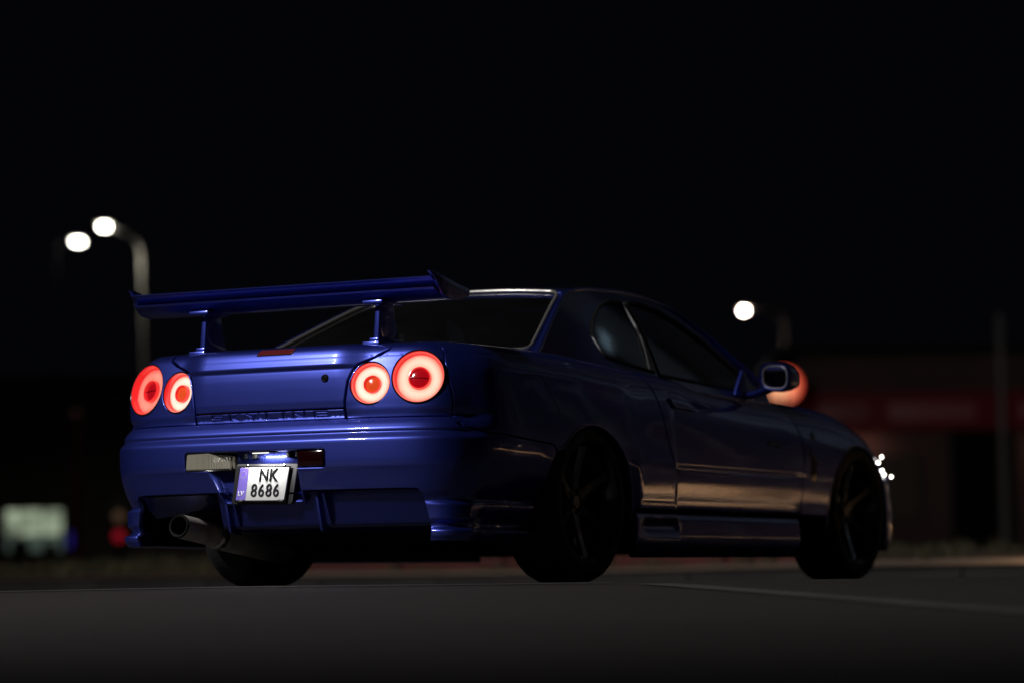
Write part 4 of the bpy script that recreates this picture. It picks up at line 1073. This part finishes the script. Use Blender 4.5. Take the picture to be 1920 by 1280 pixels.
# buildings face the camera; local frame: X to the right, Y away, Z up
def face_frame(px, d):
    p = at_dist(px, 1050, d); return Matrix(((rxy[0], fxy[0], 0, p.x), (rxy[1], fxy[1], 0, p.y), (0, 0, 1, gz(p)), (0, 0, 0, 1))), p
def px2m(d): return d / FPX
def bbox(name, x0, x1, y0, y1, z0, z1, m, parent, bev=.01):
    return box(name, ((x0 + x1) / 2, (y0 + y1) / 2, (z0 + z1) / 2), (x1 - x0, y1 - y0, z1 - z0), m, parent, bev)
# shop on the right, dark red fascia
Fm, p0 = face_frame(1742, 60)
shop = empty('shop_building', (0, 0, 0), 'low brown shop with a dim red lit fascia behind the bonnet at right', 'building'); shop.matrix_world = Fm
k = px2m(66)
bbox('wall', -2.35, 4.2, 0, 6, 0, 3.7, MT['brownwall'], shop)
bbox('roof', -2.6, 4.4, -.25, 6.2, 3.7, 3.9, MT['roofing'], shop)
fs_ = bbox('fascia', -2.4, 3.4, -.22, -.02, 2.32, 3.02, mat('red_fascia', (.20, .01, .015), .6, emit=(.55, .016, .03), es=.008), shop)
for q, (a, b_, c) in enumerate(((-1.55, .9, .02), (.1, 1.6, .02), (2.1, .8, .015))):
    bbox('fascia_panel', a - b_ / 2, a + b_ / 2, -.25, -.225, 2.48, 2.82, mat('sign_panel', (.3, .12, .12), .5, emit=(.5, .10, .10), es=.014 + .004 * q), fs_)
dw = bbox('door_opening', .45, 1.6, -.03, .02, 0, 2.3, MT['dark'], shop)
bbox('door_frame', .40, .45, -.08, -.03, 0, 2.35, MT['wall'], dw); bbox('door_frame', 1.6, 1.65, -.08, -.03, 0, 2.35, MT['wall'], dw)
for a in (-1.5, -.55):
    w_ = bbox('window', a - .42, a + .42, -.06, -.005, .7, 1.9, MT['wall'], shop); bbox('pane', a - .38, a + .38, -.075, -.062, .75, 1.85, mat('dim_pane', (.02, .02, .02), .1, emit=(.30, .22, .15), es=.014), w_)
# added tall pale block outside the frame, put there to mirror in the car's windows
gb = empty('added_building', (2.5, 33, float(zfar(np.array(0.), np.array(33.)))), 'added tall pale building with pilasters right of the frame, for reflections in the car windows', 'building')
MT['addedwall'] = mat('added_pale_wall', (.36, .37, .34), .9, noise=(.6, .25)); MT['stripe'] = mat('added_red_stripe', (.16, .04, .035), .8)
bbox('wall', -8, 24, 0, 12, 0, 24, MT['wall'], gb); bbox('roof', -8.2, 24.2, -.3, 12.2, 24, 24.5, MT['roofing'], gb)  # wall and roof of the added building
for i_ in range(20):
    a_ = -7.4 + i_ * 1.6; bbox('added_pilaster', a_ - .34 - .12 * (i_ % 3), a_ + .34, -.4, -.003, 0, 23.6, MT['stripe' if i_ % 7 == 6 else ('addedwall' if i_ % 4 else 'wall')], gb, 0)
for j_ in range(5): bbox('added_band', -8, 24, -.2, -.004, 3.4 + j_ * 4.4, 4.0 + j_ * 4.4, MT['wall'], gb, 0)
root = empty('street_lamp', (9.5, 19.5, float(zfar(np.array(0.), np.array(19.5)))), 'added lamp right of the frame, put there to light the tall pale building', 'street lamp', 'street lamps')  # added lamp for the facade
tube('pole', [(0, 0, 0), (0, 0, 3), (0, .1, 5.4), (0, .6, 5.6)], .06, MT['pole'], root, 10, up_hint=(1, 0, 0))  # pole of the added lamp
box('lamp_head', (0, .8, 5.6), (.3, .6, .10), MT['pole'], root, .03)
l_ = bpy.data.lights.new('lamp_light', 'SPOT'); l_.energy = FACADE_POWER; l_.color = (.50, .68, 1.0); l_.spot_size = R(86); l_.spot_blend = .6; l_.shadow_soft_size = .3  # added light: bluish facade glow for the car's windows and flank
o = bpy.data.objects.new('lamp_light', l_); COL.objects.link(o); o.parent = root; o.location = (0, .95, 5.6); o.rotation_euler = (R(127), 0, 0)
for q in (-1.2, 2.4):  # added fill lamps that brighten the shop wall
    dl = box('fill_box', (q, -.45, 2.28), (.16, .10, .05), MT['roofing'], shop, .01); l_ = bpy.data.lights.new('wall_fill', 'AREA'); l_.size = .12; l_.energy = 1.1; l_.color = (1.0, .50, .42)
    o = bpy.data.objects.new('wall_fill', l_); COL.objects.link(o); o.parent = shop; o.location = (q, -.45, 2.24); o.rotation_euler = (R(25), 0, 0)
# left shop with lit window
Fm, p0 = face_frame(66, 70)
ls = empty('dark_building', (0, 0, 0), 'dark flat-roofed building at the left with one lit greenish shop window', 'building'); ls.matrix_world = Fm; k = px2m(70)
bbox('wall', -3.2, 4.6, 0, 6, 0, 3.9, MT['wall'], ls)
bbox('roof', -3.4, 4.8, -.3, 6.2, 3.9, 4.15, MT['roofing'], ls)
m = emis('shop_glow', (.60, .72, .50), .42); n, l = nt(m); tc = n.new('ShaderNodeTexCoord'); tn = n.new('ShaderNodeTexNoise'); tn.inputs['Scale'].default_value = 2.6; tn.inputs['Detail'].default_value = 3
l.new(tc.outputs['Object'], tn.inputs['Vector']); mr = n.new('ShaderNodeMapRange'); mr.inputs[1].default_value = .36; mr.inputs[2].default_value = .66; mr.inputs[3].default_value = .08; mr.inputs[4].default_value = .62; l.new(tn.outputs['Fac'], mr.inputs[0]); l.new(mr.outputs[0], n['Principled BSDF'].inputs['Emission Strength'])
w_ = bbox('shop_window', -.66, .66, -.09, .0, .40, 1.38, MT['roofing'], ls)
for j, (a, b_) in enumerate(((-.60, -.33), (-.29, .16), (.20, .60))): bbox('pane', a, b_, -.11, -.092, .78, 1.33, m, w_, .003)
m2 = emis('shop_glow_low', (.30, .42, .36), .16)
for j, (a, b_) in enumerate(((-.60, -.33), (-.29, .16), (.20, .60))): bbox('pane', a, b_, -.11, -.092, .45, .74, m2, w_, .003)
bbox('counter', -.5, -.1, -.16, -.115, .42, .70, MT['roofing'], w_); bbox('counter', .22, .5, -.16, -.115, .42, .62, MT['roofing'], w_)
bs = bbox('blue_sign', .70, .84, -.12, -.09, .52, .84, emis('blue_glow', (.04, .03, .45), .22), ls)
bbox('upper_band', -3.2, 4.6, -.12, -.005, 3.0, 3.5, MT['brownwall'], ls)
# signal on a short post by the car's left edge
Fm, p0 = face_frame(224, 60)
sg_ = empty('signal_post', (0, 0, 0), 'small signal, red light under a pale one, beside the left flank of the car', 'signal'); sg_.matrix_world = Fm
bbox('post', -.04, .04, -.04, .04, 0, .40, MT['roofing'], sg_); hs_ = bbox('housing', -.15, .15, -.08, .08, .40, 1.25, MT['roofing'], sg_)
lathe('red_lamp', [(0, .02), (.08, .012), (.10, 0)], 20, emis('signal_red', (.6, .01, .03), .35), hs_, frame_to((0, -.082, .62), (0, -1, 0)))
lathe('pale_lamp', [(0, .02), (.08, .012), (.10, 0)], 20, emis('signal_pale', (.45, .25, .14), .12), hs_, frame_to((0, -.082, .98), (0, -1, 0)))
# round lit sign beyond the mirror
Fm, p0 = face_frame(1477, 58)
rs_ = empty('round_sign', (0, 0, 0), 'round glowing sign, peach in the middle and red at its rim, behind the door mirror', 'sign'); rs_.matrix_world = Fm
zc = (at_dist(1477, 719, 58).z - Fm[2][3])
tube('post', [(0, .1, 0), (0, .1, zc)], .06, MT['roofing'], rs_, 12, up_hint=(1, 0, 0))
lathe('sign_case', [(0, .16), (.30, .16), (.32, .14), (.32, 0), (.31, -.005)], 48, MT['roofing'], rs_, frame_to((0, .08, zc), (0, 1, 0)))
m = emis('round_glow', (1, .1, .05), 1.0); n, l = nt(m); tc = n.new('ShaderNodeTexCoord'); ln = n.new('ShaderNodeVectorMath'); ln.operation = 'LENGTH'
sb = n.new('ShaderNodeVectorMath'); sb.operation = 'SUBTRACT'; sb.inputs[1].default_value = (-.08, 0, zc - .04); l.new(tc.outputs['Object'], sb.inputs[0]); l.new(sb.outputs[0], ln.inputs[0])
cr = n.new('ShaderNodeValToRGB'); cr.color_ramp.elements[0].position = .12; cr.color_ramp.elements[0].color = (1.0, .50, .26, 1); cr.color_ramp.elements[1].position = .50; cr.color_ramp.elements[1].color = (.50, .008, .012, 1)
e_ = cr.color_ramp.elements.new(.36); e_.color = (.95, .10, .05, 1); l.new(ln.outputs['Value'], cr.inputs[0]); l.new(cr.outputs[0], n['Principled BSDF'].inputs['Emission Color'])
lathe('sign_face', [(0, .03), (.16, .026), (.28, .015), (.315, 0)], 48, m, rs_, frame_to((0, .07, zc), (0, -1, 0)))

# added bluish glow panel on the tall building, placed to mirror in the quarter window
yq, zq = unside(1137, 637); pq, nq = CG(1)(np.array([yq]), np.array([zq])); dq = ray(1137, 637); dq = dq / np.linalg.norm(dq); nq = nq[0]
rq = dq - 2 * dq.dot(nq) * nq; tq = (32.45 - pq[0][1]) / rq[1]; hit = pq[0] + rq * tq
box('reflection_panel', (hit[0] - gb.location.x, hit[1] - gb.location.y, hit[2] - gb.location.z), (.34, .12, .22), emis('reflection_glow', (.42, .62, .80), .75), gb, .01)
# ------------------------------------------------------------------ out of frame: street lamp that lights the car, added fill lights on the verge
def out_lamp(pos, aim, power, col, label, size=.45, spot=None):
    z0 = float(zground(pos[0], pos[1])) if pos[1] < YK else float(zfar(np.array(pos[0]), np.array(pos[1])))
    root = empty('street_lamp', (pos[0], pos[1], z0), label, 'street lamp', 'street lamps'); h = pos[2] - z0
    dx = Vector((aim[0] - pos[0], aim[1] - pos[1], 0)).normalized()
    tube('pole', catmull([-dx * 1.2, -dx * 1.2 + Vector((0, 0, h * .6)), -dx * 1.15 + Vector((0, 0, h * .95)), -dx * .7 + Vector((0, 0, h + .12)), Vector((0, 0, h + .16))], 5), .07, MT['pole'], root, 10, up_hint=(dx.y, -dx.x, .01))
    box('lamp_head', (0, 0, h + .10), (.5, .5, .10), MT['pole'], root, .03)
    l_ = bpy.data.lights.new('lamp_light', 'SPOT'); l_.energy = power; l_.color = col; l_.spot_size = R(106); l_.spot_blend = 1.0; l_.shadow_soft_size = size
    o = bpy.data.objects.new('lamp_light', l_); COL.objects.link(o); o.parent = root; o.location = (0, 0, h + .02)
    d = Vector(aim) - Vector(pos); o.rotation_euler = d.to_track_quat('-Z', 'Y').to_euler()
out_lamp(KEY_POS, (-.3, 1.0, 2.2), KEY_POWER, (1.0, .96, .97), 'street lamp behind the camera that lights the tail of the blue car', .55)
for i_, bx_ in enumerate((.7, 3.1, 5.5, 7.9, 10.3)):  # added fill lights: they brighten the verge for the door reflections
    by_ = YK + 1.35; root = empty('verge_fill_light', (bx_, by_, float(zfar(np.array(bx_), np.array(by_)))), ('nearest', 'second', 'third', 'fourth', 'farthest')[i_] + ' of five added low fill lights along the verge right of the frame', 'fill light', 'added fill lights along the verge')
    lathe('post', [(.0, .0), (.06, 0), (.06, .62), (.0, .62)], 16, MT['roofing'], root)  # post of the added fill light
    lathe('verge_fill_hood', [(.0, .80), (.13, .79), (.14, .74), (.13, .735)], 20, MT['roofing'], root)
    for k_ in range(3): tube('verge_fill_strut', [(.05 * math.cos(k_ * 2.1), .05 * math.sin(k_ * 2.1), .61), (.05 * math.cos(k_ * 2.1), .05 * math.sin(k_ * 2.1), .77)], .008, MT['roofing'], root, 6, up_hint=(1, 0, 0))
    l_ = bpy.data.lights.new('verge_fill', 'SPOT'); l_.energy = VERGE_POWER; l_.color = (1.0, .70, .44); l_.spot_size = R(150); l_.spot_blend = .3; l_.shadow_soft_size = .04
    o = bpy.data.objects.new('verge_fill', l_); COL.objects.link(o); o.parent = root; o.location = (0, -.16, .70)
print('tris', sum(len(o.data.polygons) for o in S.objects if o.type == 'MESH'))
